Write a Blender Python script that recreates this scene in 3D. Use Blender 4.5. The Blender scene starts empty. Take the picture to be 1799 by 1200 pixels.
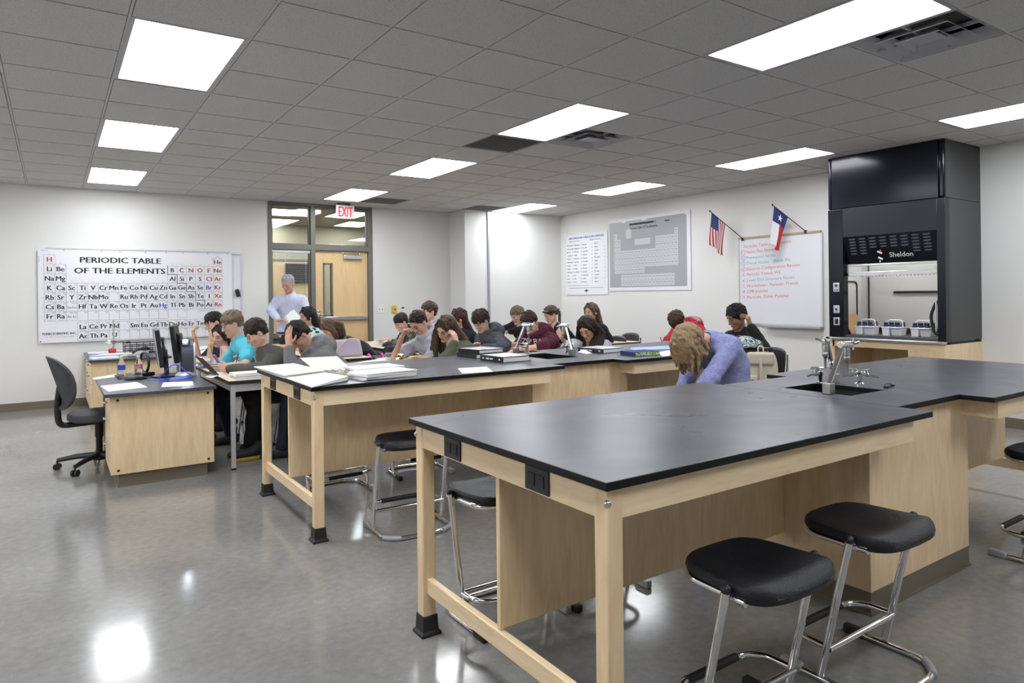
import bpy, bmesh, math, random
import numpy as np
from mathutils import Vector, Matrix
random.seed(7)
SC = bpy.context.scene
COL = SC.collection
PI = math.pi

# ---------------------------------------------------------------- camera
CAMH = 1.4073
FPX = 1190.61
YAW = math.radians(34.1326)
ROLL = math.radians(-0.66)
Y0 = 518.85
ca, sa = math.cos(YAW), math.sin(YAW)
_R = Vector((ca, -sa, 0)); _F = Vector((sa, ca, 0)); _U = Vector((0, 0, 1))
cd = bpy.data.cameras.new('camera')
cam = bpy.data.objects.new('camera', cd); COL.objects.link(cam)
cd.sensor_fit = 'HORIZONTAL'; cd.sensor_width = 36.0
cd.lens = FPX / 1799 * 36.0
cd.shift_x = 0.0
cd.shift_y = (Y0 - 600.0) / 1799.0
cd.clip_start = 0.05; cd.clip_end = 60
cr, sr = math.cos(ROLL), math.sin(ROLL)
_ax = _R * cr + _U * sr
_ay = _U * cr - _R * sr
M = Matrix.Identity(4)
for i in range(3):
    M[i][0] = _ax[i]; M[i][1] = _ay[i]; M[i][2] = -_F[i]
M.translation = Vector((0, 0, CAMH))
cam.matrix_world = M
SC.camera = cam
# pixel of the photograph (1799x1200) -> ray, for measuring the room
def ray(px, py):
    x, y = px - 899.5, py - Y0
    c, s = math.cos(-ROLL), math.sin(-ROLL)
    x, y = c * x - s * y, s * x + c * y
    return _F + _R * (x / FPX) - _U * (y / FPX)
O = Vector((0, 0, CAMH))
def atZ(px, py, z): d = ray(px, py); return O + d * ((z - CAMH) / d.z)
def atX(px, py, x): d = ray(px, py); return O + d * (x / d.x)
def atY(px, py, y): d = ray(px, py); return O + d * (y / d.y)
def atD(px, py, k): return O + ray(px, py) * k

# ---------------------------------------------------------------- world, exposure
w = bpy.data.worlds.new('world'); SC.world = w; w.use_nodes = True
w.node_tree.nodes['Background'].inputs[0].default_value = (0.8, 0.85, 0.9, 1)
w.node_tree.nodes['Background'].inputs[1].default_value = 0.3
SC.view_settings.view_transform = 'Standard'
SC.view_settings.look = 'None'
SC.view_settings.exposure = 0.98
SC.view_settings.gamma = 1.0
SC.view_settings.use_curve_mapping = False
LAMP = 9.0            # strength of the ceiling troffers

# ---------------------------------------------------------------- materials
def mat(name, col, rough=0.5, metal=0.0, spec=0.5, bump=0.0, bscale=60.0, var=0.0, vscale=8.0, coat=0.0, stretch=None, emit=None, estr=0.0):
    m = bpy.data.materials.new(name); m.use_nodes = True
    nt = m.node_tree; b = nt.nodes['Principled BSDF']
    b.inputs['Base Color'].default_value = (*col, 1)
    b.inputs['Roughness'].default_value = rough
    b.inputs['Metallic'].default_value = metal
    b.inputs['Specular IOR Level'].default_value = spec
    if coat: b.inputs['Coat Weight'].default_value = coat
    if emit: b.inputs['Emission Color'].default_value = (*emit, 1); b.inputs['Emission Strength'].default_value = estr
    if bump or var:
        tc = nt.nodes.new('ShaderNodeTexCoord'); mp = nt.nodes.new('ShaderNodeMapping')
        nt.links.new(tc.outputs['Object'], mp.inputs[0])
        if stretch: mp.inputs['Scale'].default_value = stretch
    if var:
        n = nt.nodes.new('ShaderNodeTexNoise'); n.inputs['Scale'].default_value = vscale; n.inputs['Detail'].default_value = 5
        nt.links.new(mp.outputs[0], n.inputs['Vector'])
        r = nt.nodes.new('ShaderNodeValToRGB')
        r.color_ramp.elements[0].position = 0.3; r.color_ramp.elements[1].position = 0.7
        r.color_ramp.elements[0].color = (*[max(0, c * (1 - var)) for c in col], 1)
        r.color_ramp.elements[1].color = (*[min(1, c * (1 + var)) for c in col], 1)
        nt.links.new(n.outputs['Fac'], r.inputs[0]); nt.links.new(r.outputs[0], b.inputs['Base Color'])
    if bump:
        n2 = nt.nodes.new('ShaderNodeTexNoise'); n2.inputs['Scale'].default_value = bscale; n2.inputs['Detail'].default_value = 3
        nt.links.new(mp.outputs[0], n2.inputs['Vector'])
        bp = nt.nodes.new('ShaderNodeBump'); bp.inputs['Strength'].default_value = bump; bp.inputs['Distance'].default_value = 0.01
        nt.links.new(n2.outputs['Fac'], bp.inputs['Height']); nt.links.new(bp.outputs[0], b.inputs['Normal'])
    return m

def wood(name, c1, c2, axis='Z', scale=1.0, rough=0.38):
    m = bpy.data.materials.new(name); m.use_nodes = True
    nt = m.node_tree; b = nt.nodes['Principled BSDF']
    tc = nt.nodes.new('ShaderNodeTexCoord'); mp = nt.nodes.new('ShaderNodeMapping')
    nt.links.new(tc.outputs['Object'], mp.inputs[0])
    st = {'X': (0.6, 4, 4), 'Y': (4, 0.6, 4), 'Z': (4, 4, 0.6)}[axis]
    mp.inputs['Scale'].default_value = [s * scale for s in st]
    n = nt.nodes.new('ShaderNodeTexNoise'); n.inputs['Scale'].default_value = 1.3; n.inputs['Detail'].default_value = 3; n.inputs['Distortion'].default_value = 0.6
    nt.links.new(mp.outputs[0], n.inputs['Vector'])
    mu = nt.nodes.new('ShaderNodeMath'); mu.operation = 'MULTIPLY'; mu.inputs[1].default_value = 9.0
    nt.links.new(n.outputs['Fac'], mu.inputs[0])
    fr = nt.nodes.new('ShaderNodeMath'); fr.operation = 'PINGPONG'; fr.inputs[1].default_value = 1.0
    nt.links.new(mu.outputs[0], fr.inputs[0])
    n2 = nt.nodes.new('ShaderNodeTexNoise'); n2.inputs['Scale'].default_value = 14; n2.inputs['Detail'].default_value = 4
    nt.links.new(mp.outputs[0], n2.inputs['Vector'])
    ad = nt.nodes.new('ShaderNodeMath'); ad.operation = 'MULTIPLY_ADD'; ad.inputs[1].default_value = 0.35
    nt.links.new(fr.outputs[0], ad.inputs[0]); nt.links.new(n2.outputs['Fac'], ad.inputs[2])
    r = nt.nodes.new('ShaderNodeValToRGB')
    r.color_ramp.elements[0].position = 0.25; r.color_ramp.elements[1].position = 1.05 - .05
    r.color_ramp.elements[0].color = (*c2, 1); r.color_ramp.elements[1].color = (*c1, 1)
    nt.links.new(ad.outputs[0], r.inputs[0]); nt.links.new(r.outputs[0], b.inputs['Base Color'])
    b.inputs['Roughness'].default_value = rough
    return m

def glass_mat(name, tint=(0.9, 0.95, 0.95), refl=0.08):
    m = bpy.data.materials.new(name); m.use_nodes = True
    nt = m.node_tree; nt.nodes.remove(nt.nodes['Principled BSDF'])
    out = nt.nodes['Material Output']
    t = nt.nodes.new('ShaderNodeBsdfTransparent'); t.inputs[0].default_value = (*tint, 1)
    g = nt.nodes.new('ShaderNodeBsdfGlossy'); g.inputs['Roughness'].default_value = 0.02
    lw = nt.nodes.new('ShaderNodeFresnel'); lw.inputs[0].default_value = 1.5
    mx = nt.nodes.new('ShaderNodeMixShader')
    nt.links.new(lw.outputs[0], mx.inputs[0]); nt.links.new(t.outputs[0], mx.inputs[1]); nt.links.new(g.outputs[0], mx.inputs[2])
    nt.links.new(mx.outputs[0], out.inputs[0])
    return m

MA = {}
MA['wall'] = mat('wall_paint', (0.73, 0.725, 0.70), 0.6, bump=0.08, bscale=120)
MA['wood'] = wood('maple', (0.90, 0.70, 0.435), (0.75, 0.545, 0.31), 'Z')
MA['woodx'] = wood('maple_long', (0.93, 0.75, 0.50), (0.77, 0.58, 0.35), 'X')
MA['woody'] = wood('maple_cross', (0.91, 0.72, 0.46), (0.75, 0.55, 0.325), 'Y')
MA['doorwood'] = wood('door_maple', (0.72, 0.52, 0.28), (0.65, 0.45, 0.225), 'Z', 0.6)
MA['desktop'] = wood('desk_laminate', (0.78, 0.66, 0.48), (0.72, 0.59, 0.42), 'Y', 1.0, 0.35)
MA['epoxy'] = mat('black_epoxy', (0.060, 0.063, 0.076), 0.2, spec=0.5, var=0.16, vscale=2.6, bump=0.015, bscale=220)
def smudge(m, a, b, sc):
    nt = m.node_tree; tc = nt.nodes.new('ShaderNodeTexCoord'); n = nt.nodes.new('ShaderNodeTexNoise'); n.inputs['Scale'].default_value = sc; n.inputs['Detail'].default_value = 6; n.inputs['Distortion'].default_value = 1.2
    r = nt.nodes.new('ShaderNodeMapRange'); r.inputs[1].default_value = .3; r.inputs[2].default_value = .7; r.inputs[3].default_value = a; r.inputs[4].default_value = b
    nt.links.new(tc.outputs['Object'], n.inputs['Vector']); nt.links.new(n.outputs['Fac'], r.inputs[0]); nt.links.new(r.outputs[0], nt.nodes['Principled BSDF'].inputs['Roughness'])
smudge(MA['epoxy'], .27, .33, 2.4)
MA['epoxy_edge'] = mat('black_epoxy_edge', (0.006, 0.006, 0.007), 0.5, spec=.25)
MA['black'] = mat('black_plastic', (0.012, 0.012, 0.013), 0.38)
MA['rubber'] = mat('black_rubber', (0.014, 0.014, 0.014), 0.6)
MA['chrome'] = mat('chrome', (0.80, 0.80, 0.80), 0.08, 1.0)
MA['steel'] = mat('brushed_steel', (0.62, 0.62, 0.62), 0.28, 1.0)
MA['nickel'] = mat('dull_nickel', (0.45, 0.44, 0.42), 0.35, 1.0)
MA['greymetal'] = mat('grey_metal', (0.40, 0.41, 0.43), 0.4, 0.3)
MA['silver'] = mat('silver_paint', (0.62, 0.63, 0.66), 0.35, 0.5)
MA['vinyl'] = mat('taupe_vinyl', (0.165, 0.14, 0.10), 0.45)
MA['frame'] = mat('olive_frame_paint', (0.155, 0.148, 0.122), 0.4)
MA['paper'] = mat('white_paper', (0.80, 0.80, 0.81), 0.7)
MA['cream'] = mat('cream_paper', (0.82, 0.77, 0.62), 0.7)
MA['manila'] = mat('manila_paper', (0.80, 0.58, 0.28), 0.7)
MA['ink'] = mat('black_ink', (0.015, 0.015, 0.02), 0.6)
MA['inkblue'] = mat('blue_ink', (0.03, 0.07, 0.45), 0.6)
MA['inkred'] = mat('red_ink', (0.42, 0.02, 0.03), 0.6)
MA['inkgrey'] = mat('grey_ink', (0.30, 0.30, 0.36), 0.6)
MA['inkteal'] = mat('teal_marker', (0.20, 0.36, 0.42), 0.6)
MA['inkrose'] = mat('red_marker', (0.62, 0.18, 0.18), 0.6)
MA['whiteboard'] = mat('whiteboard_enamel', (0.74, 0.75, 0.78), 0.16, spec=0.5)
MA['poster'] = mat('poster_white', (0.78, 0.78, 0.80), 0.35)
MA['postergrey'] = mat('poster_grey', (0.36, 0.37, 0.38), 0.3)
MA['postersheet'] = mat('poster_light_grey', (0.56, 0.57, 0.58), 0.35)
MA['laminate'] = glass_mat('clear_laminate', (0.97, 0.97, 0.97))
MA['glass'] = glass_mat('window_glass', (0.90, 0.93, 0.92))
MA['plate'] = mat('ivory_plate', (0.80, 0.79, 0.76), 0.4)
MA['yellow'] = mat('yellow_plastic', (0.75, 0.52, 0.04), 0.4)
MA['whiteplastic'] = mat('white_plastic', (0.78, 0.78, 0.76), 0.35)
MA['hood'] = mat('hood_black_enamel', (0.006, 0.007, 0.012), 0.17, spec=0.32)
MA['hoodside'] = mat('hood_side_enamel', (0.055, 0.055, 0.056), 0.5)
MA['liner'] = mat('hood_liner', (0.60, 0.60, 0.59), 0.5)
MA['cardboard'] = mat('cardboard', (0.42, 0.28, 0.15), 0.8)
MA['red'] = mat('red_cloth', (0.50, 0.02, 0.03), 0.7)
MA['white'] = mat('white_cloth', (0.80, 0.80, 0.80), 0.75)
MA['navy'] = mat('navy_cloth', (0.02, 0.035, 0.16), 0.75)
MA['brown'] = mat('brown_strip', (0.25, 0.15, 0.08), 0.6)

# ---------------------------------------------------------------- mesh builder
class MB:
    def __init__(s): s.v = []; s.f = []; s.m = []
    def add(s, vs, fs, mi=0):
        n = len(s.v); s.v += [tuple(v) for v in vs]
        s.f += [tuple(i + n for i in f) for f in fs]; s.m += [mi] * len(fs); return s
    def box(s, a, b, mi=0, rot=0.0, piv=None):
        x0, y0, z0 = [min(p, q) for p, q in zip(a, b)]; x1, y1, z1 = [max(p, q) for p, q in zip(a, b)]
        vs = [(x0, y0, z0), (x1, y0, z0), (x1, y1, z0), (x0, y1, z0), (x0, y0, z1), (x1, y0, z1), (x1, y1, z1), (x0, y1, z1)]
        if rot:
            cx, cy = piv if piv else ((x0 + x1) / 2, (y0 + y1) / 2); c, q = math.cos(rot), math.sin(rot)
            vs = [(cx + c * (x - cx) - q * (y - cy), cy + q * (x - cx) + c * (y - cy), z) for x, y, z in vs]
        return s.add(vs, [(0, 3, 2, 1), (4, 5, 6, 7), (0, 1, 5, 4), (1, 2, 6, 5), (2, 3, 7, 6), (3, 0, 4, 7)], mi)
    def prism(s, poly, z0, z1, mi=0, top=None):
        n = len(poly); a = sum(poly[i][0] * poly[(i + 1) % n][1] - poly[(i + 1) % n][0] * poly[i][1] for i in range(n))
        if a < 0: poly = poly[::-1]
        vs = [(x, y, z0) for x, y in poly] + [(x, y, z1) for x, y in poly]
        s.add(vs, [tuple(range(n - 1, -1, -1))] + [(i, (i + 1) % n, n + (i + 1) % n, n + i) for i in range(n)], mi)
        s.f.append(tuple(len(s.v) - n + i for i in range(n))); s.m.append(mi if top is None else top); return s
    def extrude(s, poly, d, mi=0):           # planar 3-D polygon pushed along d
        n = len(poly); d = Vector(d)
        vs = [tuple(Vector(p)) for p in poly] + [tuple(Vector(p) + d) for p in poly]
        return s.add(vs, [tuple(range(n - 1, -1, -1)), tuple(range(n, 2 * n))] + [(i, (i + 1) % n, n + (i + 1) % n, n + i) for i in range(n)], mi)
    def tube(s, pts, r, n=10, mi=0, cap=True, closed=False):
        pts = [Vector(p) for p in pts]; N = len(pts); rs = r if isinstance(r, (list, tuple)) else [r] * N
        rings = []; up = None; base = len(s.v)
        for i, p in enumerate(pts):
            if closed: t = pts[(i + 1) % N] - pts[i - 1]
            else: t = pts[min(i + 1, N - 1)] - pts[max(i - 1, 0)]
            t.normalize()
            if up is None:
                up = Vector((0, 0, 1)) if abs(t.z) < 0.9 else Vector((1, 0, 0))
            u = (up - t * up.dot(t)).normalized(); v = t.cross(u); up = u
            for k in range(n):
                a = 2 * PI * k / n; s.v.append(tuple(p + (u * math.cos(a) + v * math.sin(a)) * rs[i]))
        for i in range(N if closed else N - 1):
            for k in range(n):
                a = base + i * n + k; b = base + i * n + (k + 1) % n
                j = ((i + 1) % N) * n
                s.f.append((a, b, base + j + (k + 1) % n, base + j + k)); s.m.append(mi)
        if cap and not closed:
            s.f.append(tuple(base + k for k in range(n - 1, -1, -1))); s.f.append(tuple(base + (N - 1) * n + k for k in range(n))); s.m += [mi, mi]
        return s
    def cyl(s, a, b, r, n=16, mi=0): return s.tube([a, b], r, n, mi)
    def lathe(s, prof, c=(0, 0, 0), n=20, mi=0, axis='Z'):
        base = len(s.v)
        for r, z in prof:
            for k in range(n):
                a = 2 * PI * k / n; x, y = r * math.cos(a), r * math.sin(a)
                p = {'Z': (x, y, z), 'X': (z, x, y), 'Y': (y, z, x)}[axis]
                s.v.append((c[0] + p[0], c[1] + p[1], c[2] + p[2]))
        for i in range(len(prof) - 1):
            for k in range(n):
                s.f.append((base + i * n + k, base + i * n + (k + 1) % n, base + (i + 1) * n + (k + 1) % n, base + (i + 1) * n + k)); s.m.append(mi)
        s.f.append(tuple(base + k for k in range(n - 1, -1, -1))); s.f.append(tuple(base + (len(prof) - 1) * n + k for k in range(n))); s.m += [mi, mi]
        return s
    def ball(s, c, r, n=12, mi=0):
        rr = r if isinstance(r, (tuple, list)) else (r, r, r); base = len(s.v); m = n // 2
        for i in range(1, m):
            t = PI * i / m
            for k in range(n):
                a = 2 * PI * k / n; s.v.append((c[0] + rr[0] * math.sin(t) * math.cos(a), c[1] + rr[1] * math.sin(t) * math.sin(a), c[2] - rr[2] * math.cos(t)))
        for i in range(m - 2):
            for k in range(n):
                s.f.append((base + i * n + k, base + i * n + (k + 1) % n, base + (i + 1) * n + (k + 1) % n, base + (i + 1) * n + k)); s.m.append(mi)
        s.v.append((c[0], c[1], c[2] - rr[2])); s.v.append((c[0], c[1], c[2] + rr[2])); lo = len(s.v) - 2
        for k in range(n):
            s.f.append((base + (k + 1) % n, base + k, lo)); s.f.append((base + (m - 2) * n + k, base + (m - 2) * n + (k + 1) % n, lo + 1)); s.m += [mi, mi]
        return s
    def grid(s, fn, nu, nv, thick=0.0, mi=0):      # fn(u,v)->Vector ; mi may be fn(u,v)
        base = len(s.v)
        for i in range(nu + 1):
            for j in range(nv + 1): s.v.append(tuple(fn(i / nu, j / nv)))
        for i in range(nu):
            for j in range(nv):
                a = base + i * (nv + 1) + j
                s.f.append((a, a + nv + 1, a + nv + 2, a + 1)); s.m.append(mi((i + .5) / nu, (j + .5) / nv) if callable(mi) else mi)
        return s
    def xf(s, mtx):
        s.v = [tuple(mtx @ Vector(v)) for v in s.v]; return s
    def build(s, name, mats, parent=None, world=False, smooth=None, bevel=0.0, seg=2, solid=0.0, sub=0):
        me = bpy.data.meshes.new(name); me.from_pydata(s.v, [], s.f)
        mats = mats if isinstance(mats, (list, tuple)) else [mats]
        for m in mats: me.materials.append(m)
        if len(mats) > 1: me.polygons.foreach_set('material_index', s.m)
        me.update()
        o = bpy.data.objects.new(name, me); COL.objects.link(o)
        if parent is not None:
            o.parent = parent
            if world:
                r = parent; inv = Matrix.Identity(4)
                chain = []
                while r is not None: chain.append(r); r = r.parent
                for q in reversed(chain): inv = inv @ q.matrix_basis
                me.transform(inv.inverted())
        if solid:
            md = o.modifiers.new('solid', 'SOLIDIFY'); md.thickness = solid; md.offset = 0
        if bevel:
            md = o.modifiers.new('bevel', 'BEVEL'); md.width = bevel; md.segments = seg; md.limit_method = 'ANGLE'; md.angle_limit = math.radians(40)
        if sub:
            md = o.modifiers.new('sub', 'SUBSURF'); md.levels = sub; md.render_levels = sub
        if smooth is None: smooth = bool(bevel) or bool(sub)
        if smooth:
            me.polygons.foreach_set('use_smooth', [True] * len(me.polygons))
            if not sub: me.set_sharp_from_angle(angle=math.radians(42))
        return o

def tag(o, label=None, cat=None, group=None, kind=None):
    if label: o['label'] = label
    if cat: o['category'] = cat
    if group: o['group'] = group
    if kind: o['kind'] = kind
    return o
def thing(name, label, cat, loc=(0, 0, 0), rotz=0.0, group=None):
    o = bpy.data.objects.new(name, None); COL.objects.link(o)
    o.empty_display_size = 0.1
    o.location = loc; o.rotation_euler = (0, 0, rotz)
    return tag(o, label, cat, group)
def kids(o): return [c for c in bpy.data.objects if c.parent == o]
CHILD = {}
def dup(root, loc, rotz=0.0, label=None, group=None):
    def cp(o, par):
        c = o.copy(); COL.objects.link(c)
        if par is not None: c.parent = par
        for ch in CHILD.get(o.name) or kids(o): cp(ch, c)
        return c
    r = cp(root, None); r.location = loc; r.rotation_euler = (0, 0, rotz)
    if label: r['label'] = label
    if group: r['group'] = group
    return r
def struct(o, label=None):
    o['kind'] = 'structure'
    if label: o['label'] = label
    return o
def bez(pts, n=8, r=0.05):
    """polyline with rounded corners"""
    P = [Vector(p) for p in pts]; out = [P[0]]
    for i in range(1, len(P) - 1):
        a, b, c = P[i - 1], P[i], P[i + 1]
        d1 = (a - b); d2 = (c - b); rr = min(r, d1.length * .49, d2.length * .49)
        p, q = b + d1.normalized() * rr, b + d2.normalized() * rr
        for k in range(n + 1):
            t = k / n; out.append(p * (1 - t) ** 2 + b * 2 * t * (1 - t) + q * t * t)
    out.append(P[-1]); return out

# ---------------------------------------------------------------- lettering
_tc = {}
def glyphs(txt, bold=0.0, shear=0.0, spacing=1.0):
    key = (txt, bold, shear, spacing)
    if key in _tc: return _tc[key]
    cu = bpy.data.curves.new('t', 'FONT'); cu.body = txt; cu.size = 1.0; cu.resolution_u = 2
    cu.offset = bold; cu.shear = shear; cu.space_character = spacing
    ob = bpy.data.objects.new('t', cu)
    me = ob.to_mesh()
    vs = np.array([v.co[:2] for v in me.vertices]).reshape(-1, 2); fs = [tuple(p.vertices) for p in me.polygons]
    ob.to_mesh_clear(); bpy.data.objects.remove(ob); bpy.data.curves.remove(cu)
    _tc[key] = (vs, fs); return _tc[key]
def put_text(mb, txt, org, ux, uy, size, mi=0, align='C', bold=0.0, shear=0.0, width=None, spacing=1.0, off=0.0):
    vs, fs = glyphs(txt, 0.0, shear, spacing)
    if len(vs) == 0: return
    x0, x1 = vs[:, 0].min(), vs[:, 0].max(); sx = size
    if width: sx = width / (x1 - x0)
    dx = {'C': -(x0 + x1) / 2, 'L': -x0, 'R': -x1}[align]
    org = Vector(org); ux = Vector(ux); uy = Vector(uy); nn = ux.cross(uy).normalized() * off
    for b in ((-bold, 0, bold) if bold > 0 else (0,)):          # heavier strokes: three passes side by side
        nn = nn + ux.cross(uy).normalized() * .0002
        mb.add([org + ux * ((x + dx + b) * sx) + uy * (y * size) + nn for x, y in vs], fs, mi)
# ================================================================ ROOM
CE = 2.9088; HB = 0.897; T = 0.6096; GX = 2.1796; GY = 2.8564
XL, XR, YB, YF = -3.0, 8.05, 10.72, -3.3       # left, right, back (periodic table) and front walls
def floor_mat():
    m = bpy.data.materials.new('polished_concrete'); m.use_nodes = True
    nt = m.node_tree; b = nt.nodes['Principled BSDF']
    tc = nt.nodes.new('ShaderNodeTexCoord')
    def noise(s, d, ds=0.0):
        n = nt.nodes.new('ShaderNodeTexNoise'); n.inputs['Scale'].default_value = s; n.inputs['Detail'].default_value = d; n.inputs['Distortion'].default_value = ds
        nt.links.new(tc.outputs['Object'], n.inputs['Vector']); return n
    def ramp(n, a, b_, ca_, cb):
        r = nt.nodes.new('ShaderNodeValToRGB'); r.color_ramp.elements[0].position = a; r.color_ramp.elements[1].position = b_
        r.color_ramp.elements[0].color = (*ca_, 1); r.color_ramp.elements[1].color = (*cb, 1)
        nt.links.new(n.outputs['Fac'], r.inputs[0]); return r
    r1 = ramp(noise(1.1, 6, 0.4), 0.3, 0.72, (0.20, 0.196, 0.183), (0.285, 0.279, 0.263))
    r2 = ramp(noise(24, 5), 0.30, 0.70, (0.88, 0.88, 0.88), (1.08, 1.08, 1.08))
    r3 = ramp(noise(130, 2), 0.66, 0.74, (1, 1, 1), (1.7, 1.68, 1.6))
    mx = nt.nodes.new('ShaderNodeMix'); mx.data_type = 'RGBA'; mx.blend_type = 'MULTIPLY'; mx.inputs[0].default_value = 1
    nt.links.new(r1.outputs[0], mx.inputs[6]); nt.links.new(r2.outputs[0], mx.inputs[7])
    m2 = nt.nodes.new('ShaderNodeMix'); m2.data_type = 'RGBA'; m2.blend_type = 'MULTIPLY'; m2.inputs[0].default_value = 1
    nt.links.new(mx.outputs[2], m2.inputs[6]); nt.links.new(r3.outputs[0], m2.inputs[7])
    nt.links.new(m2.outputs[2], b.inputs['Base Color'])
    rr = nt.nodes.new('ShaderNodeMapRange'); rr.inputs[3].default_value = 0.09; rr.inputs[4].default_value = 0.19
    nt.links.new(noise(5, 4, 0.5).outputs['Fac'], rr.inputs[0]); nt.links.new(rr.outputs[0], b.inputs['Roughness'])
    b.inputs['Specular IOR Level'].default_value = 0.46
    bp = nt.nodes.new('ShaderNodeBump'); bp.inputs['Strength'].default_value = 0.008; bp.inputs['Distance'].default_value = 0.01
    nt.links.new(noise(7, 2).outputs['Fac'], bp.inputs['Height']); nt.links.new(bp.outputs[0], b.inputs['Normal'])
    return m
MA['floor'] = floor_mat()
def tile_mat():
    m = mat('ceiling_tile', (0.49, 0.485, 0.478), 0.9)
    nt = m.node_tree; b = nt.nodes['Principled BSDF']; tc = nt.nodes.new('ShaderNodeTexCoord')
    n = nt.nodes.new('ShaderNodeTexNoise'); n.inputs['Scale'].default_value = 110; n.inputs['Detail'].default_value = 3
    nt.links.new(tc.outputs['Object'], n.inputs['Vector'])
    r = nt.nodes.new('ShaderNodeValToRGB'); r.color_ramp.elements[0].position = 0.30; r.color_ramp.elements[1].position = 0.46
    r.color_ramp.elements[0].color = (0.38, 0.376, 0.368, 1); r.color_ramp.elements[1].color = (0.56, 0.553, 0.542, 1)
    nt.links.new(n.outputs['Fac'], r.inputs[0]); nt.links.new(r.outputs[0], b.inputs['Base Color']); return m
MA['tile'] = tile_mat()
MA['grid'] = mat('ceiling_grid_paint', (0.56, 0.55, 0.54), 0.6)
MA['diffuser'] = mat('lamp_diffuser', (0.9, 0.9, 0.9), 0.4, emit=(0.93, 0.95, 1.0), estr=LAMP)
MA['trofframe'] = mat('troffer_frame', (0.42, 0.42, 0.44), 0.5)
MA['tileshade'] = mat('grille_panel', (0.22, 0.22, 0.215), 0.7)

struct(MB().box((XL - .2, YF - .2, -0.1), (XR + .2, YB + 4.2, 0)).build('floor', MA['floor']), 'grey polished concrete floor')
lights = [(-3, 2), (-3, 6), (-3, 10), (-3, -2), (-3, -6), (2, -2), (2, 2), (2, 6), (2, 10), (2, -6), (7, -2), (7, 2), (7, 6), (7, 10), (7, -6), (-8, 2), (-8, 6), (-8, -2), (-8, 10)]
vents = {(3, 3): 'diff', (3, -2): 'diff', (2, 4): 'ret', (3, 11): 'ret', (6, 11): 'ret'}
taken = set(vents) | {(i, j) for (i, j) in lights} | {(i, j + 1) for (i, j) in lights}
cm = MB(); gm = MB()
i0, i1, j0, j1 = -9, 10, -11, 13
for i in range(i0, i1):
    for j in range(j0, j1):
        xa, xb = max(GX + i * T, XL), min(GX + (i + 1) * T, XR); ya, yb = max(GY + j * T, YF), min(GY + (j + 1) * T, YB)
        if xb - xa < .03 or yb - ya < .03 or (i, j) in taken: continue
        g = .011; d = .007
        cm.add([(xa + g, ya + g, CE - d), (xb - g, ya + g, CE - d), (xb - g, yb - g, CE - d), (xa + g, yb - g, CE - d),
                (xa + g, ya + g, CE + .01), (xb - g, ya + g, CE + .01), (xb - g, yb - g, CE + .01), (xa + g, yb - g, CE + .01)],
               [(0, 3, 2, 1), (0, 1, 5, 4), (1, 2, 6, 5), (2, 3, 7, 6), (3, 0, 4, 7)])
cm.box((XL - .1, YF - .1, CE + .22), (XR + .1, YB + .1, CE + .26), 0)
struct(cm.build('ceiling', MA['tile']), 'suspended ceiling of square mineral tiles')
for i in range(i0, i1 + 1):
    x = GX + i * T
    if XL < x < XR: gm.box((x - .007, YF, CE - .003), (x + .007, YB, CE + .03))
for j in range(j0, j1 + 1):
    y = GY + j * T
    if not YF < y < YB: continue
    for i in range(i0, i1):
        if (i, j - 1) in lights: continue          # the bar would cut through a fixture
        xa, xb = max(GX + i * T, XL), min(GX + (i + 1) * T, XR)
        if xb > xa: gm.box((xa, y - .007, CE - .0032), (xb, y + .007, CE + .03))
struct(gm.build('trim_1', MA['grid']), 'ceiling grid bars')

# ---- lamps
def troffer():
    t = thing('ceiling_light', 'x', 'ceiling light', group='recessed ceiling lights')
    m = MB(); a, b = T, 2 * T
    for p, q in (((.004, .004, 0), (a - .004, .03, .05)), ((.004, b - .03, 0), (a - .004, b - .004, .05)), ((.004, .03, 0), (.03, b - .03, .05)), ((a - .03, .03, 0), (a - .004, b - .03, .05))):
        m.box((p[0], p[1], p[2] - .006), q)
    m.box((.004, .004, .05), (a - .004, b - .004, .06))
    m.build('frame', MA['trofframe'], t)
    m = MB().box((.031, .031, .003), (a - .031, b - .031, .006)); m.build('diffuser', MA['diffuser'], t)
    return t
tr0 = troffer()
where = {(-3, 2): 'large recessed ceiling light at the upper left of the photo, nearest of its row', (-3, 6): 'recessed ceiling light in the left row, middle of the three above the periodic table side',
 (-3, 10): 'recessed ceiling light in the left row, closest to the periodic table wall', (2, -2): 'biggest recessed ceiling light, cut by the top edge right of the middle',
 (2, 2): 'recessed ceiling light touching the square air diffuser at the middle of the ceiling', (2, 6): 'recessed ceiling light between the door and the middle air diffuser',
 (2, 10): 'recessed ceiling light right in front of the door and its exit sign', (7, -2): 'recessed ceiling light cut by the right edge, beside the fume hood top',
 (7, 2): 'recessed ceiling light just left of the black fume hood top', (7, 6): 'recessed ceiling light over the wall with the posters and flags', (7, 10): 'recessed ceiling light in the far right corner by the white column'}
first = True
for (i, j) in lights:
    t = tr0 if first else dup(tr0, (0, 0, 0)); first = False
    t.location = (GX + i * T, GY + j * T, CE)
    t['label'] = where.get((i, j), 'recessed ceiling light of the same kind, out of the picture beside or behind the camera')

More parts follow.
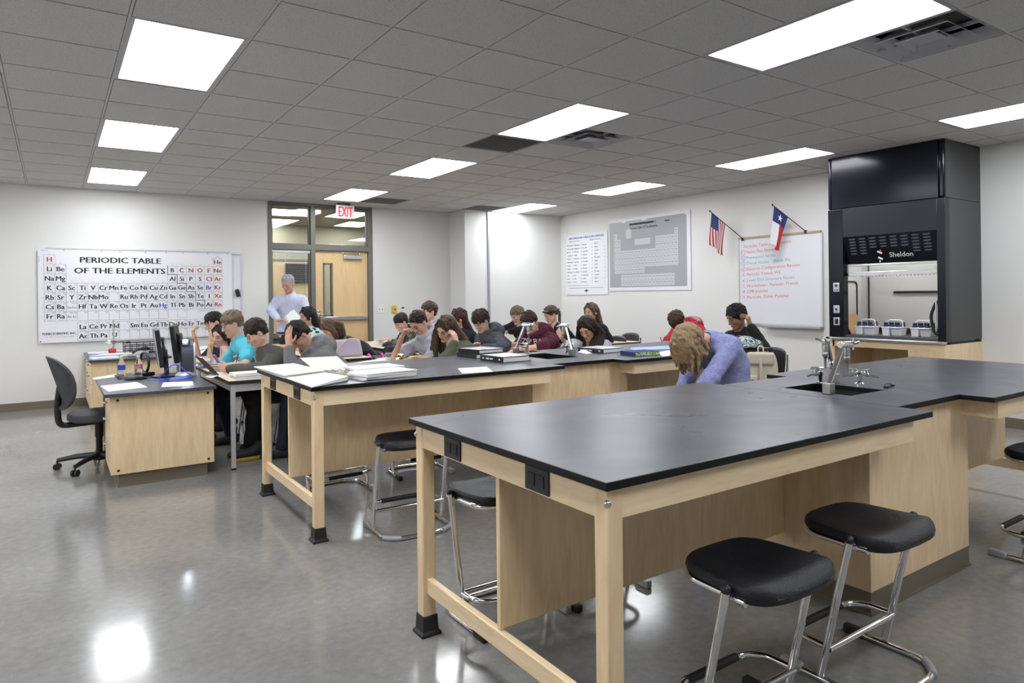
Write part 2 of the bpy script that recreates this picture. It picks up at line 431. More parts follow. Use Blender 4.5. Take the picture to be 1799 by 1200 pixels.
# ---- air outlets
def diffuser_vent(x, y, lab):
    t = thing('air_diffuser', lab, 'air vent', (x, y, CE), group='square air diffusers')
    m = MB().box((.006, .006, .0), (T - .006, T - .006, .004)); 
    MB().box((.012, .012, .09), (T - .012, T - .012, .1)).build('backing', MA['black'], t)
    fr = MB()
    for k, (a, zz) in enumerate(((.006, -.004), (.10, -.014), (.18, -.022))):
        w = .075 if k == 0 else .055; b = T - a; u = .05 if k == 0 else .045
        o = [(a, a), (b, a), (b, b), (a, b)]; a2, b2 = a + w, b - w; q = [(a2, a2), (b2, a2), (b2, b2), (a2, b2)]
        vs = [(x_, y_, zz) for x_, y_ in o] + [(x_, y_, zz + u) for x_, y_ in q]
        fr.add(vs, [(0, 4, 5, 1), (1, 5, 6, 2), (2, 6, 7, 3), (3, 7, 4, 0)])
    ob = fr.build('cone', MA['trofframe'], t, solid=.003)
    MB().box((.225, .225, -.006), (T - .225, T - .225, .0)).build('core', MA['trofframe'], t)
    hs = MB().box((.02, T / 2 - .006, .0), (T - .02, T / 2 + .006, .02)); hs.box((T / 2 - .006, .02, .0), (T / 2 + .006, T - .02, .02)); hs.build('crossbar', MA['trofframe'], t)
    return t
diffuser_vent(GX + 3 * T, GY + 3 * T, 'square louvred air diffuser beside a ceiling light at the middle of the ceiling')
diffuser_vent(GX + 3 * T, GY - 2 * T, 'square louvred air diffuser cut by the top right corner of the photo')
for (i, j), lab in (((2, 4), 'flat dark return grille at the end of the middle ceiling light'), ((3, 11), 'flat dark return grille above the door, right of a ceiling light'), ((6, 11), 'flat dark return grille in the ceiling above the white column')):
    t = thing('return_grille', lab, 'air vent', (GX + i * T, GY + j * T, CE), group='flat return grilles')
    MB().box((.005, .005, -.004), (T - .005, .03, .02)).box((.005, T - .03, -.004), (T - .005, T - .005, .02)).box((.005, .03, -.004), (.03, T - .03, .02)).box((T - .03, .03, -.004), (T - .005, T - .03, .02)).build('frame', MA['tileshade'], t)
    m = MB()
    for k in range(22):
        yy = .033 + k * .0248; m.extrude([(.03, yy, .0), (.03, yy + .014, .016), (.03, yy + .017, .014), (.03, yy + .003, -.002)], (T - .06, 0, 0))
    m.build('louvres', MA['tileshade'], t)

# ---- walls
DX0, DX1 = 2.752, 4.444                       # door frame opening
WT = .14
wb = MB().box((XL - .1, YB, 0), (DX0, YB + WT, CE + .25)).box((DX1, YB, 0), (5.93, YB + WT, CE + .25))
struct(wb.build('wall_back', MA['wall']), 'pale wall with the periodic table')
struct(MB().box((5.93, 10.185, 0), (XR, YB + WT, CE + .25)).build('wall_alcove', MA['wall']), 'boxed-out white column and wall in the far corner')
struct(MB().box((XR, YF - .2, 0), (XR + .15, YB + WT, CE + .25)).build('wall_right', MA['wall']), 'pale wall with flags and whiteboard')
struct(MB().box((XL - .15, YF - .2, 0), (XL, YB + WT, CE + .25)).build('wall_left', MA['wall']), 'pale side wall')
struct(MB().box((XL, YF - .15, 0), (XR, YF, CE + .25)).build('wall_front', MA['wall']), 'pale wall behind the camera')
struct(MB().box((XL, YB - .008, 0), (DX0, YB, .105)).box((DX1, YB - .008, 0), (5.93, YB, .105)).build('baseboard_back', MA['vinyl']))
struct(MB().box((XR - .008, YF, 0), (XR, 10.185, .105)).build('baseboard_right', MA['vinyl']))
struct(MB().box((5.922, 10.177, 0), (XR, 10.185, .105)).box((5.922, 10.185, 0), (5.93, YB, .105)).build('baseboard_alcove', MA['vinyl']))
struct(MB().box((XL, YF, 0), (XL + .008, YB, .105)).build('baseboard_left', MA['vinyl']))
struct(MB().box((6.385, 10.16, .105), (6.425, 10.185, CE)).build('trim_2', MA['greymetal'], bevel=.003), 'grey metal surface raceway running up the column')

# ---- door set
FZ = CE
fm = MB()
y0, y1 = YB - .02, YB + WT + .01
XM0, XM1 = 3.405, 3.478
fm.box((DX0, y0, 0), (DX0 + .055, y1, FZ)).box((DX1 - .07, y0, 0), (DX1, y1, FZ)).box((XM0, y0 + .002, 0), (XM1, y1, FZ))
fm.box((DX0, y0 + .004, FZ - .05), (DX1, y1, FZ)).box((DX0, y0 + .003, 2.162), (DX1, y1, 2.245)).box((DX0, y0 + .005, 0), (XM0, y1, .12)).box((DX0, y0 + .005, .78), (XM0, y1, .84))
struct(fm.build('trim_3', MA['frame'], bevel=.004), 'olive grey steel frame around door, sidelight and transoms')
def pane(name, x0, x1, z0, z1):
    r = struct(MB().box((x0, YB + .05, z0), (x1, YB + .056, z1)).build(name, MA['glass']))
    m = MB(); b = .018
    m.box((x0, YB + .03, z0), (x0 + b, YB + .08, z1)).box((x1 - b, YB + .03, z0), (x1, YB + .08, z1)).box((x0, YB + .03, z0), (x1, YB + .08, z0 + b)).box((x0, YB + .03, z1 - b), (x1, YB + .08, z1))
    m.build('glazing_bead', MA['frame'], r); return r
pane('window_1', DX0 + .055, XM0, 2.245, FZ - .05); pane('window_2', XM1, DX1 - .07, 2.245, FZ - .05)
pane('window_3', DX0 + .055, XM0, .84, 2.162)
struct(MB().box((DX0 + .055, YB + .04, .12), (XM0, YB + .08, .78)).build('trim_4', MA['frame']))
dr = thing('door_1', None, None, (XM1, YB + .035, 0)); struct(dr, 'maple door with narrow glass lite, closer and push bar')
W = DX1 - .07 - XM1 - .006
lx0, lx1, lz0, lz1 = .135, .295, 1.10, 1.965
dm = MB().box((.003, 0, .01), (lx0, .045, 2.158)).box((lx1, 0, .01), (W, .045, 2.158)).box((lx0, 0, .01), (lx1, .045, lz0)).box((lx0, 0, lz1), (lx1, .045, 2.158))
dm.build('door_leaf', MA['doorwood'], dr, bevel=.002)
b = .026; lm = MB().box((lx0, -.012, lz0), (lx0 + b, .057, lz1)).box((lx1 - b, -.012, lz0), (lx1, .057, lz1)).box((lx0, -.012, lz0), (lx1, .057, lz0 + b)).box((lx0, -.012, lz1 - b), (lx1, .057, lz1))
lf = lm.build('lite_frame', MA['frame'], dr, bevel=.002)
MB().box((lx0 + b, .02, lz0 + b), (lx1 - b, .025, lz1 - b)).build('lite_glass', MA['glass'], lf)
cl = MB().box((.47, -.055, 2.03), (.78, -.002, 2.10)).build('door_closer', MA['steel'], dr, bevel=.008)
MB().box((.45, -.03, 2.125), (.76, -.015, 2.14)).cyl((.46, -.022, 2.13), (.46, .0, 2.13), .02).cyl((.75, -.022, 2.10), (.75, -.022, 2.14), .014).build('closer_arm', MA['chrome'], cl)
pb = MB().box((.10, -.05, 1.035), (W - .03, -.004, 1.095)).build('push_bar', MA['steel'], dr, bevel=.008)
MB().box((.03, -.02, .98), (.085, -.001, 1.20)).cyl((.057, -.02, 1.13), (.057, -.075, 1.13), .022).box((.05, -.075, 1.118), (.16, -.058, 1.14)).build('lever_handle', MA['chrome'], dr, bevel=.004)

# blind in the sidelight
bl = thing('window_blind', 'grey horizontal slat blind hanging in the sidelight left of the door', 'blind', (DX0 + .058, YB + .01, 0))
bw = XM0 - DX0 - .062
MB().box((0, 0, 2.115), (bw, .028, 2.158)).build('headrail', MA['silver'], bl, bevel=.003)
m = MB()
for k in range(56):
    z = 2.105 - k * .0222; m.box((.004, .004, z), (bw - .004, .026, z + .0016))
s = m.build('slats', MA['silver'], bl)
MB().cyl((.07, .003, .87), (.07, .003, 2.12), .0025, 6).cyl((bw - .07, .003, .87), (bw - .07, .003, 2.12), .0025, 6).cyl((bw / 2 - .1, -.002, 1.5), (bw / 2 - .1, -.002, 2.12), .004, 6).build('cords', MA['silver'], bl)
MB().box((0, .002, .85), (bw, .026, .868)).build('bottom_rail', MA['silver'], bl)

# corridor beyond
MA['corwall'] = mat('corridor_paint', (0.40, 0.36, 0.25), 0.6); MA['cortile'] = mat('corridor_ceiling', (0.42, 0.36, 0.23), 0.9)
struct(MB().box((0.5, YB + 3.6, 0), (9.5, YB + 3.75, 3.2)).box((0.35, YB + WT, 0), (.5, YB + 3.7, 3.2)).box((9.5, YB + WT, 0), (9.65, YB + 3.7, 3.2)).build('wall_corridor', MA['corwall']))
struct(MB().box((0.4, YB + WT, 2.93), (9.6, YB + 3.7, 3.0)).build('ceiling_corridor', MA['cortile']))
for k, (cx, cy) in enumerate(((3.05, 11.7), (4.2, 11.5), (3.4, 13.2), (4.9, 13.0), (6.6, 12.4))):
    t = thing('ceiling_light', ['recessed ceiling light seen through the left transom pane, nearest in the corridor', 'recessed corridor ceiling light behind the exit sign, seen through the right transom', 'far corridor ceiling light seen through the left transom', 'far corridor ceiling light seen through the right transom', 'corridor ceiling light hidden beyond the door wall'][k], 'ceiling light', (cx, cy, 2.925), group='corridor ceiling lights')
    MB().box((0, 0, -.01), (T, .95, .004)).build('frame', MA['trofframe'], t); MB().box((.03, .03, -.013), (T - .03, .92, -.0102)).build('diffuser', MA['diffuser'], t)
d2 = thing('door_2', None, None, (3.55, YB + 3.55, 0)); struct(d2, 'maple door across the corridor')
MB().box((0, 0, .01), (1.0, .045, 2.15)).build('door_leaf', MA['doorwood'], d2)
MB().box((-.06, .0, 0), (0, .05, 2.21)).box((1.0, .0, 0), (1.06, .05, 2.21)).box((-.06, 0, 2.15), (1.06, .05, 2.21)).build('door_frame', MA['frame'], d2)
MA['screen_dark'] = mat('dark_screen', (0.012, 0.012, 0.014), 0.25)
tv = thing('wall_screen', 'black screen on the corridor wall seen through the sidelight blind', 'screen', (3.98, YB + 3.49, 0))
MB().box((0, 0, 1.72), (.62, .045, 2.12)).build('housing', MA['black'], tv, bevel=.01); MB().box((.02, -.004, 1.74), (.60, -.001, 2.1)).build('screen', MA['screen_dark'], tv)

# exit sign
ex = thing('exit_sign', 'white exit sign with red letters hanging from the ceiling before the door', 'sign', (3.72, 10.42, 0))
MB().box((.04, -.06, CE - .04), (.22, .06, CE - .001)).build('canopy', MA['black'], ex, bevel=.004)
MB().box((.0, -.018, 2.655), (.30, .018, CE - .036)).build('housing', MA['silver'], ex, bevel=.006)
MA['exitface'] = mat('exit_face', (0.50, 0.50, 0.52), 0.5); MA['exitred'] = mat('exit_red', (0.62, 0.010, 0.012), 0.6, spec=.2, emit=(0.9, 0.02, 0.02), estr=.06)
f = MB().box((.012, -.021, 2.668), (.288, -.0182, 2.862)).build('face', MA['exitface'], ex)
m = MB(); put_text(m, 'EXIT', (.15, -.0225, 2.688), (1, 0, 0), (0, 0, 1), .225, width=.225, bold=.034); m.build('lettering', MA['exitred'], f)

# wall controls
def plate(name, lab, cat, p, w, h, mt): 
    o = thing(name, lab, cat, p); MB().box((-w / 2, -.008, -h / 2), (w / 2, 0, h / 2)).build('plate', mt, o, bevel=.003); return o
sw = plate('light_switch', 'white double light switch plate right of the door', 'switch', (4.587, YB, 1.195), .125, .125, MA['plate'])
for dx in (-.025, .025): MB().box((dx - .006, -.018, -.012), (dx + .006, -.008, .012)).build('toggle', MA['greymetal'], sw)
ph = plate('gas_shutoff_box', 'yellow wall box between switch plate and thermostat', 'control', (4.83, YB, 1.19), .095, .14, MA['yellow'])
MB().box((-.035, -.03, -.055), (.035, -.008, .055)).build('cover', MA['yellow'], ph, bevel=.006); MB().lathe([(.018, -.042), (.018, -.03)], axis='Y', n=14).build('button', MA['brown'], ph)
th = plate('thermostat', 'small white thermostat with dark display right of the yellow box', 'thermostat', (4.99, YB, 1.19), .085, .12, MA['whiteplastic'])
MB().box((-.024, -.012, .01), (.024, -.0082, .035)).build('display', MA['black'], th)
MB().box((-.03, -.016, -.05), (.03, -.008, -.005)).build('cover', MA['whiteplastic'], th, bevel=.004)
vp = plate('wall_plate', 'small blank white wall plate right of the thermostat', 'wall plate', (5.33, YB, 1.235), .07, .05, MA['wall'])

# ================================================================ WALL POSTERS
# whiteboard behind the periodic table
b1 = thing('whiteboard', 'whiteboard mostly hidden behind the big periodic table chart', 'whiteboard', (-.05, YB, .90))
MB().box((0, -.014, 0), (2.385, 0, 1.185)).build('panel', MA['whiteboard'], b1)
MB().box((-.02, -.022, -.02), (2.405, 0, 0)).box((-.02, -.022, 1.185), (2.405, 0, 1.205)).box((-.02, -.022, 0), (0, 0, 1.185)).box((2.385, -.022, 0), (2.405, 0, 1.185)).build('frame', MA['silver'], b1)
MB().box((2.22, -.04, 1.17), (2.39, -.02, 1.192)).build('clip_rail', MA['steel'], b1)
er = thing('whiteboard_eraser', 'black eraser stuck on the whiteboard edge right of the periodic table', 'eraser', (2.29, YB - .024, 1.49), 0)
MB().box((-.028, -.024, -.055), (.028, 0, .055)).xf(Matrix.Rotation(math.radians(-14), 4, 'Y')).build('body', MA['black'], er, bevel=.006)
# periodic table chart
P0, P1 = Vector((-.155, YB, .856)), Vector((2.215, YB, 2.078)); PW, PH = P1.x - P0.x, P1.z - P0.z
pt = thing('periodic_table_poster', 'huge white chart titled PERIODIC TABLE OF THE ELEMENTS on the back wall', 'poster', (P0.x, YB - .03, P0.z))
MB().box((0, -.002, 0), (PW, .002, PH)).build('sheet', MA['poster'], pt)
ink = MB(); IX, IZ = Vector((1, 0, 0)), Vector((0, 0, 1)); yk = -.0032
def line(m, x0, z0, x1, z1, t, mi, y=-.0028): m.box((min(x0, x1) - t / 2, y, min(z0, z1) - t / 2), (max(x0, x1) + t / 2, y + .0004, max(z0, z1) + t / 2), mi)
cw = (1395 - 145) / 18 / 1367 * PW    # columns from the photo
gx0 = 37 / 1367 * PW; gz1 = PH * (1 - 38 / 640)
chh = PH * 0.1015
rows = {1: 'H . . . . . . . . . . . . . . . . He', 2: 'Li Be . . . . . . . . . . B C N O F Ne', 3: 'Na Mg . . . . . . . . . . Al Si P S Cl Ar',
 4: 'K Ca Sc Ti V Cr Mn Fe Co Ni Cu Zn Ga Ge As Se Br Kr', 5: 'Rb Sr Y Zr Nb Mo _ Ru Rh Pd Ag Cd In Sn Sb Te I Xe', 6: 'Cs Ba La-Lu Hf Ta W Re Os Ir Pt Au Hg Tl Pb Bi Po At Rn',
 7: 'Fr Ra Ac-Lr _ _ _ _ _ _ _ _ _ . _ . . . .', 8: '. . . La Ce Pr Nd _ Sm Eu Gd Tb Dy Ho Er Tm Yb Lu', 9: '. . . Ac Th Pa U _ _ _ _ _ _ _ _ _ _ _'}
redset = {'H', 'He', 'N', 'O', 'F', 'Ne', 'Cl', 'Ar', 'Kr', 'Xe', 'Rn'}; blueset = {'Br', 'Hg'}
num0 = {1: None}
zn = {}
order = 'H He Li Be B C N O F Ne Na Mg Al Si P S Cl Ar K Ca Sc Ti V Cr Mn Fe Co Ni Cu Zn Ga Ge As Se Br Kr Rb Sr Y Zr Nb Mo Tc Ru Rh Pd Ag Cd In Sn Sb Te I Xe Cs Ba La Ce Pr Nd Pm Sm Eu Gd Tb Dy Ho Er Tm Yb Lu Hf Ta W Re Os Ir Pt Au Hg Tl Pb Bi Po At Rn Fr Ra Ac Th Pa U'.split()
for k, s_ in enumerate(order): zn[s_] = k + 1
blank = {5: [43], 7: list(range(104, 113)) + [114], 8: [61], 9: list(range(93, 104))}
for r, line_ in rows.items():
    bi = 0
    for c, s_ in enumerate(line_.split()):
        if s_ == '.': continue
        x = gx0 + c * cw; z = gz1 - r * chh - (chh * .18 if r > 7 else 0)
        if r > 7: x += cw * .02
        for q in ((x, z, x + cw, z), (x, z + chh, x + cw, z + chh), (x, z, x, z + chh), (x + cw, z, x + cw, z + chh)): line(ink, *q, .0035, 3)
        mi = 1 if s_ in redset else 2 if s_ in blueset else 0
        n_ = zn.get(s_)
        if s_ == '_':
            n_ = blank[r][bi]; bi += 1
        elif '-' in s_:
            n_ = '57-71' if r == 6 else '89-103'
            put_text(ink, s_, (x + cw / 2, yk, z + chh * .32), IX, IZ, .046, 0)
        else:
            put_text(ink, s_, (x + cw / 2, yk, z + chh * .27), IX, IZ, .088, mi, bold=.030)
            line(ink, x + cw * .25, z + chh * .12, x + cw * .78, z + chh * .12, .004, 3)
        put_text(ink, str(n_), (x + cw * .93, yk, z + chh * .79), IX, IZ, .027, 3, 'R')
# stair line
stair = [(12, 1), (12, 2), (13, 2), (13, 3), (14, 3), (14, 4), (15, 4), (15, 5), (16, 5), (16, 6)]
stair = [(gx0 + c * cw, gz1 - r * chh) for c, r in stair]
for a, b_ in zip(stair, stair[1:]): line(ink, a[0], a[1], b_[0], b_[1], .008, 0, -.0034)
for c in range(18):
    r = {0: 0, 17: 0, 1: 1}.get(c, 1 if c > 11 else 3)
    put_text(ink, str(c + 1), (gx0 + (c + .5) * cw, yk, gz1 - r * chh + .012), IX, IZ, .026, 3)
for r in range(1, 8): put_text(ink, str(r), (gx0 - .022, yk, gz1 - (r - .4) * chh), IX, IZ, .026, 3)
put_text(ink, 'GROUP', (gx0 + .005, yk, PH - .028), IX, IZ, .024, 3, 'C')
put_text(ink, 'PERIOD', (.022, yk, gz1 - .06), IZ, -IX, .022, 3, 'C')
put_text(ink, 'PERIODIC TABLE', (.398 * PW, yk, PH * .862), IX, IZ, .108, 0, bold=.032, width=.405 * PW)
put_text(ink, 'OF THE ELEMENTS', (.395 * PW, yk, PH * .745), IX, IZ, .108, 0, bold=.032, width=.455 * PW)
put_text(ink, 'FLINN SCIENTIFIC INC.', (.018 * PW, yk, PH * .085), IX, IZ, .042, 0, 'L', bold=.03, width=.155 * PW)
put_text(ink, '"Your Safer Source for Science Supplies"', (.025 * PW, yk, PH * .057), IX, IZ, .022, 3, 'L', width=.138 * PW)
for k in range(3): line(ink, .80 * PW, PH * (.30 + k * .012), .90 * PW, PH * (.30 + k * .012), .003, 3)
ink.build('lettering', [MA['ink'], MA['inkred'], MA['inkblue'], MA['inkgrey']], pt)
pm = MB()
for k in (.12, .3, .39, .52, .63, .72, .86, .97): pm.lathe([(.006, -.004), (.006, -.0025)], (PW * k, 0, PH - .012), 10, axis='Y')
pm.lathe([(.008, -.004), (.008, -.0025)], (.02, 0, .02), 10, axis='Y'); pm.build('grommets', MA['black'], pt)

# posters on the right wall, local x runs along -Y (left to right as seen)
def wall_r(y, z): return (XR, y, z)
def poster_r(name, lab, cat, ya, yb, z0, z1, off=.012):
    t = thing(name, lab, cat, (XR - off, ya, z0), -PI / 2); return t, ya - yb, z1 - z0
t, pw, ph_ = poster_r('ion_chart_poster', 'white printed chart of ion names and formulas, leftmost poster on the right wall', 'poster', 10.02, 8.865, 1.40, 2.51)
MB().box((0, -.001, 0), (pw, .003, ph_)).build('sheet', MA['poster'], t)
ink = MB(); yk = -.002
put_text(ink, 'NAMES, FORMULAS AND CHARGES OF SOME COMMON IONS', (pw / 2, yk, ph_ - .075), IX, IZ, .05, 1, width=pw * .84, bold=.03)
put_text(ink, 'Positive Ions (Cations)', (pw * .22, yk, ph_ - .125), IX, IZ, .032, 0); put_text(ink, 'Negative Ions (Anions)', (pw * .72, yk, ph_ - .125), IX, IZ, .032, 0)
ions = [['Aluminum', 'Ammonium', 'Barium', 'Cadmium', 'Calcium', 'Chromium', 'Cobalt', 'Copper', 'Hydrogen', 'Iron', 'Lead', 'Lithium'], ['Magnesium', 'Manganese', 'Mercury', 'Nickel', 'Potassium', 'Scandium', 'Silver', 'Sodium', 'Strontium', 'Tin', 'Zinc', 'Iron'],
        ['Acetate', 'Bromide', 'Carbonate', 'Chlorate', 'Chloride', 'Chromate', 'Cyanide', 'Fluoride', 'Hydride', 'Hydroxide', 'Iodide', 'Nitrate'], ['Nitride', 'Nitrite', 'Oxalate', 'Oxide', 'Phosphate', 'Sulfate', 'Sulfide', 'Sulfite', 'Peroxide', 'Chlorite', 'Iodate', 'Silicate']]
for c, (cx_, L) in enumerate(zip((.03, .21, .42, .70), ions)):
    for k, s_ in enumerate(L):
        zz = ph_ * (.82 - k * .056)
        put_text(ink, s_, (pw * cx_, yk, zz), IX, IZ, .036, 0, 'L', bold=.012)
        put_text(ink, '+-'[c // 2] + str(k % 3 + 1), (pw * (cx_ + (.13, .16, .21, .22)[c]), yk, zz), IX, IZ, .034, 0, 'L', bold=.012)
line(ink, pw * .03, ph_ * .155, pw * .55, ph_ * .155, .006, 2, -.0022); line(ink, pw * .06, ph_ * .115, pw * .9, ph_ * .115, .008, 2, -.0022)
ink.lathe([(.030, -.0028), (.030, -.0022)], (pw / 2, 0, ph_ * .068), 8, 1, 'Y'); line(ink, pw * .45, ph_ * .07, pw * .55, ph_ * .07, .012, 1, -.0024)
ink.build('lettering', [MA['ink'], MA['inkblue'], MA['inkgrey']], t)
pm = MB()
for k in (.04, .5, .96): pm.lathe([(.008, -.006), (.008, -.001)], (pw * k, 0, ph_ - .02), 10, axis='Y').lathe([(.008, -.006), (.008, -.001)], (pw * k, 0, .02), 10, axis='Y')
pm.build('pins', MA['steel'], t)

t, pw, ph_ = poster_r('grey_periodic_chart', 'grey laminated periodic table sheet, taped to the right wall left of the flags', 'poster', 8.83, 7.0, 1.46, 2.69)
MB().box((0, -.001, 0), (pw, .002, ph_)).build('laminate', MA['poster'], t)
MB().box((.02, -.0022, .06), (pw - .075, -.001, ph_ - .055)).build('sheet', MA['postergrey'], t)
ink = MB(); cs = pw * .79 / 18; gx = .14; zt = ph_ - .35; rh = .098
for r, (cols, zz) in enumerate([((0, 17), 0), ((0, 1, 12, 13, 14, 15, 16, 17), 1), ((0, 1, 12, 13, 14, 15, 16, 17), 2), (range(18), 3), (range(18), 4), (range(18), 5), (range(9), 6)]):
    for c in cols:
        x = gx + c * cs; z = zt - zz * rh; ink.box((x + .003, -.0032, z + .003), (x + cs - .003, -.0024, z + rh - .003), 0)
        line(ink, x + cs * .25, z + rh * .6, x + cs * .7, z + rh * .6, .012, 1, -.0036); line(ink, x + cs * .2, z + rh * .28, x + cs * .8, z + rh * .28, .004, 1, -.0036)
for r in range(2):
    for c in range(15):
        x = gx + (c + 2) * cs; z = .078 + r * rh; ink.box((x + .003, -.0032, z + .003), (x + cs - .003, -.0024, z + rh - .003), 0); line(ink, x + cs * .25, z + rh * .6, x + cs * .7, z + rh * .6, .012, 1, -.0036)
ink.box((gx + 3.6 * cs, -.0032, zt + .0), (gx + 5.2 * cs, -.0024, zt + .16), 0); ink.box((gx + 6.2 * cs, -.0032, zt - .12), (gx + 10.6 * cs, -.0024, zt - .02), 0)
for k_, (a_, b_) in enumerate(((.29, .37), (.38, .46), (.47, .57))): line(ink, pw * a_, ph_ - .12, pw * b_, ph_ - .12, .030, 2, -.0036)
put_text(ink, 'Inc.', (pw * .60, -.0036, ph_ - .135), IX, IZ, .06, 2, bold=.01)
put_text(ink, 'Periodic Table Of The Elements', (pw * .46, -.0036, ph_ - .205), IX, IZ, .062, 2, width=pw * .34, bold=.015)
line(ink, pw * .72, ph_ - .13, pw * .77, ph_ - .125, .012, 2, -.004)
ink.build('printing', [MA['postersheet'], MA['inkgrey'], MA['ink']], t)
m = MB()
for k, a in ((.21, .2), (.47, -.1), (.97, 0)): m.box((pw * k - .05, -.006, ph_ - .075), (pw * k + .05, -.004, ph_ - .035))
m.build('tape', MA['poster'], t)

# whiteboard on the right wall
t, pw, ph_ = poster_r('whiteboard', 'whiteboard with a handwritten list in red and blue, left of the fume hood', 'whiteboard', 6.11, 4.885, .985, 2.155, .02)
MB().box((0, 0, 0), (pw, .02, ph_)).build('panel', MA['whiteboard'], t)
m = MB(); m.box((-.02, -.008, -.02), (pw + .02, .02, .0)).box((-.02, -.008, 0), (0, .02, ph_)).box((pw, -.008, 0), (pw + .02, .02, ph_)); m.build('frame', MA['silver'], t)
MB().box((-.02, -.012, ph_), (pw + .0, .02, ph_ + .028)).build('map_rail', mat('cork_strip', (.42, .33, .24), .7), t)
MB().box((.40, -.075, -.05), (pw + .02, .02, -.018)).build('marker_tray', MA['greymetal'], t, bevel=.005)
L = [('Periodic Table Assignments', 1, None), ('Name That Element', 1, '1'), ('Powerpoint Notes', 0, '2'), ('Trend Notes - Blank file', 0, '3'), ('Electron Configuration Review', 1, '4'), ('5. Periodic Trends WS', 1, 0), ('6. Lewis Dot Structure Notes', 0, 0), ('7. Worksheet - Periodic Trends', 1, 0), ('8. CPB puzzles', 1, 0), ('9. Periodic Table Puzzles', 1, 0)]
for k, (s_, mi, circ) in enumerate(L):
    z = ph_ - .125 - k * .079; ux = Vector((1, 0, .035)).normalized(); uz = Vector((-.035, 0, 1))
    x = .07 if circ is None else .11 if circ else .05
    hw = MB(); put_text(hw, s_, (x, -.0012, z), ux, uz,   .060, mi, 'L', shear=.15, bold=-.004, width=len(s_) * .0285)
    if circ:
        put_text(hw, circ, (.06, -.0012, z), ux, uz, .055, mi, bold=-.003)
        hw.tube([(.06 + .032 * math.cos(a), -.0015, z + .02 + .032 * math.sin(a)) for a in [2 * PI * q / 20 for q in range(20)]], .0022, 5, mi, closed=True)
    hw.build('handwriting', [MA['inkteal'], MA['inkrose']], t)

# flags
def flag(name, lab, base, tip, kind):
    t = thing(name, lab, 'flag', tuple(base)); base = Vector(base); tip = Vector(tip); d = tip - base
    MB().tube([(0, 0, 0), d * .98], .006, 8).ball(tuple(d), (.011, .011, .016), 10).build('pole', MA['black'], t)
    MB().box((-.012, -.015, -.03), (.012, .015, .012)).build('bracket', MA['black'], t, bevel=.003)
    h0 = d * .95; h1 = d * .53                      # hoist ends on the pole (outer, inner)
    hl = (h1 - h0)
    def P(u, v):       # u along hoist from the tip, v downwards
        p = h0 + hl * u
        fall = Vector((0.02, .055, -.45)) * v if kind == 'us' else Vector((0.01, .10, -.46)) * v
        wv = .022 * math.sin(u * 7 + v * 2.5) * v
        sq = (u - .5) * v * (-.10 if kind == 'us' else -.45)
        return p + fall + Vector((-.5 * wv, wv, 0)) + hl * sq
    m = MB()
    if kind == 'us':
        def mi(u, v): 
            if u < .54 and v < .42: return 2
            return 0 if int(u * 13) % 2 == 0 else 1
        m.grid(P, 26, 24, mi=mi); c = m.build('cloth', [MA['red'], MA['white'], MA['navy']], t, smooth=True, solid=.002)
        st = MB()
        for r in range(9):
            for q in range(6 if r % 2 == 0 else 5):
                u = .03 + .054 * r + .02; v = .035 + .066 * (q + (0 if r % 2 == 0 else .5)) + .012
                star(st, P, u, v, .012, .011)
        st.build('stars', MA['white'], c)
    else:
        def mi(u, v): return 2 if v < .36 else (1 if u < .5 else 0)
        m.grid(P, 24, 25, mi=mi); c = m.build('cloth', [MA['red'], MA['white'], MA['navy']], t, smooth=True, solid=.002)
        st = MB(); star(st, P, .5, .18, .17, .105); st.build('star', MA['white'], c)
def star(mb, P, u, v, ru, rv):
    for side in (1, -1):
        pts = []
        for k in range(10):
            a = PI / 2 + k * PI / 5; r = 1 if k % 2 == 0 else .4
            uu, vv = u + ru * r * math.cos(a), v - rv * r * math.sin(a)
            e = 1e-3; nrm = (P(uu + e, vv) - P(uu, vv)).cross(P(uu, vv + e) - P(uu, vv)).normalized()
            pts.append(P(uu, vv) + nrm * (.003 * side))
        mb.add(pts, [tuple(range(10))] if side == 1 else [tuple(range(9, -1, -1))])
flag('american_flag', 'small striped flag with stars on a wall pole, left of the two', (XR - .03, 6.05, 2.165), atX(1247, 371, 7.74), 'us')
flag('texas_flag', 'small red, white and blue flag with one star hanging before the whiteboard', (XR - .03, 5.09, 2.19), atX(1357, 360, 7.74), 'tx')
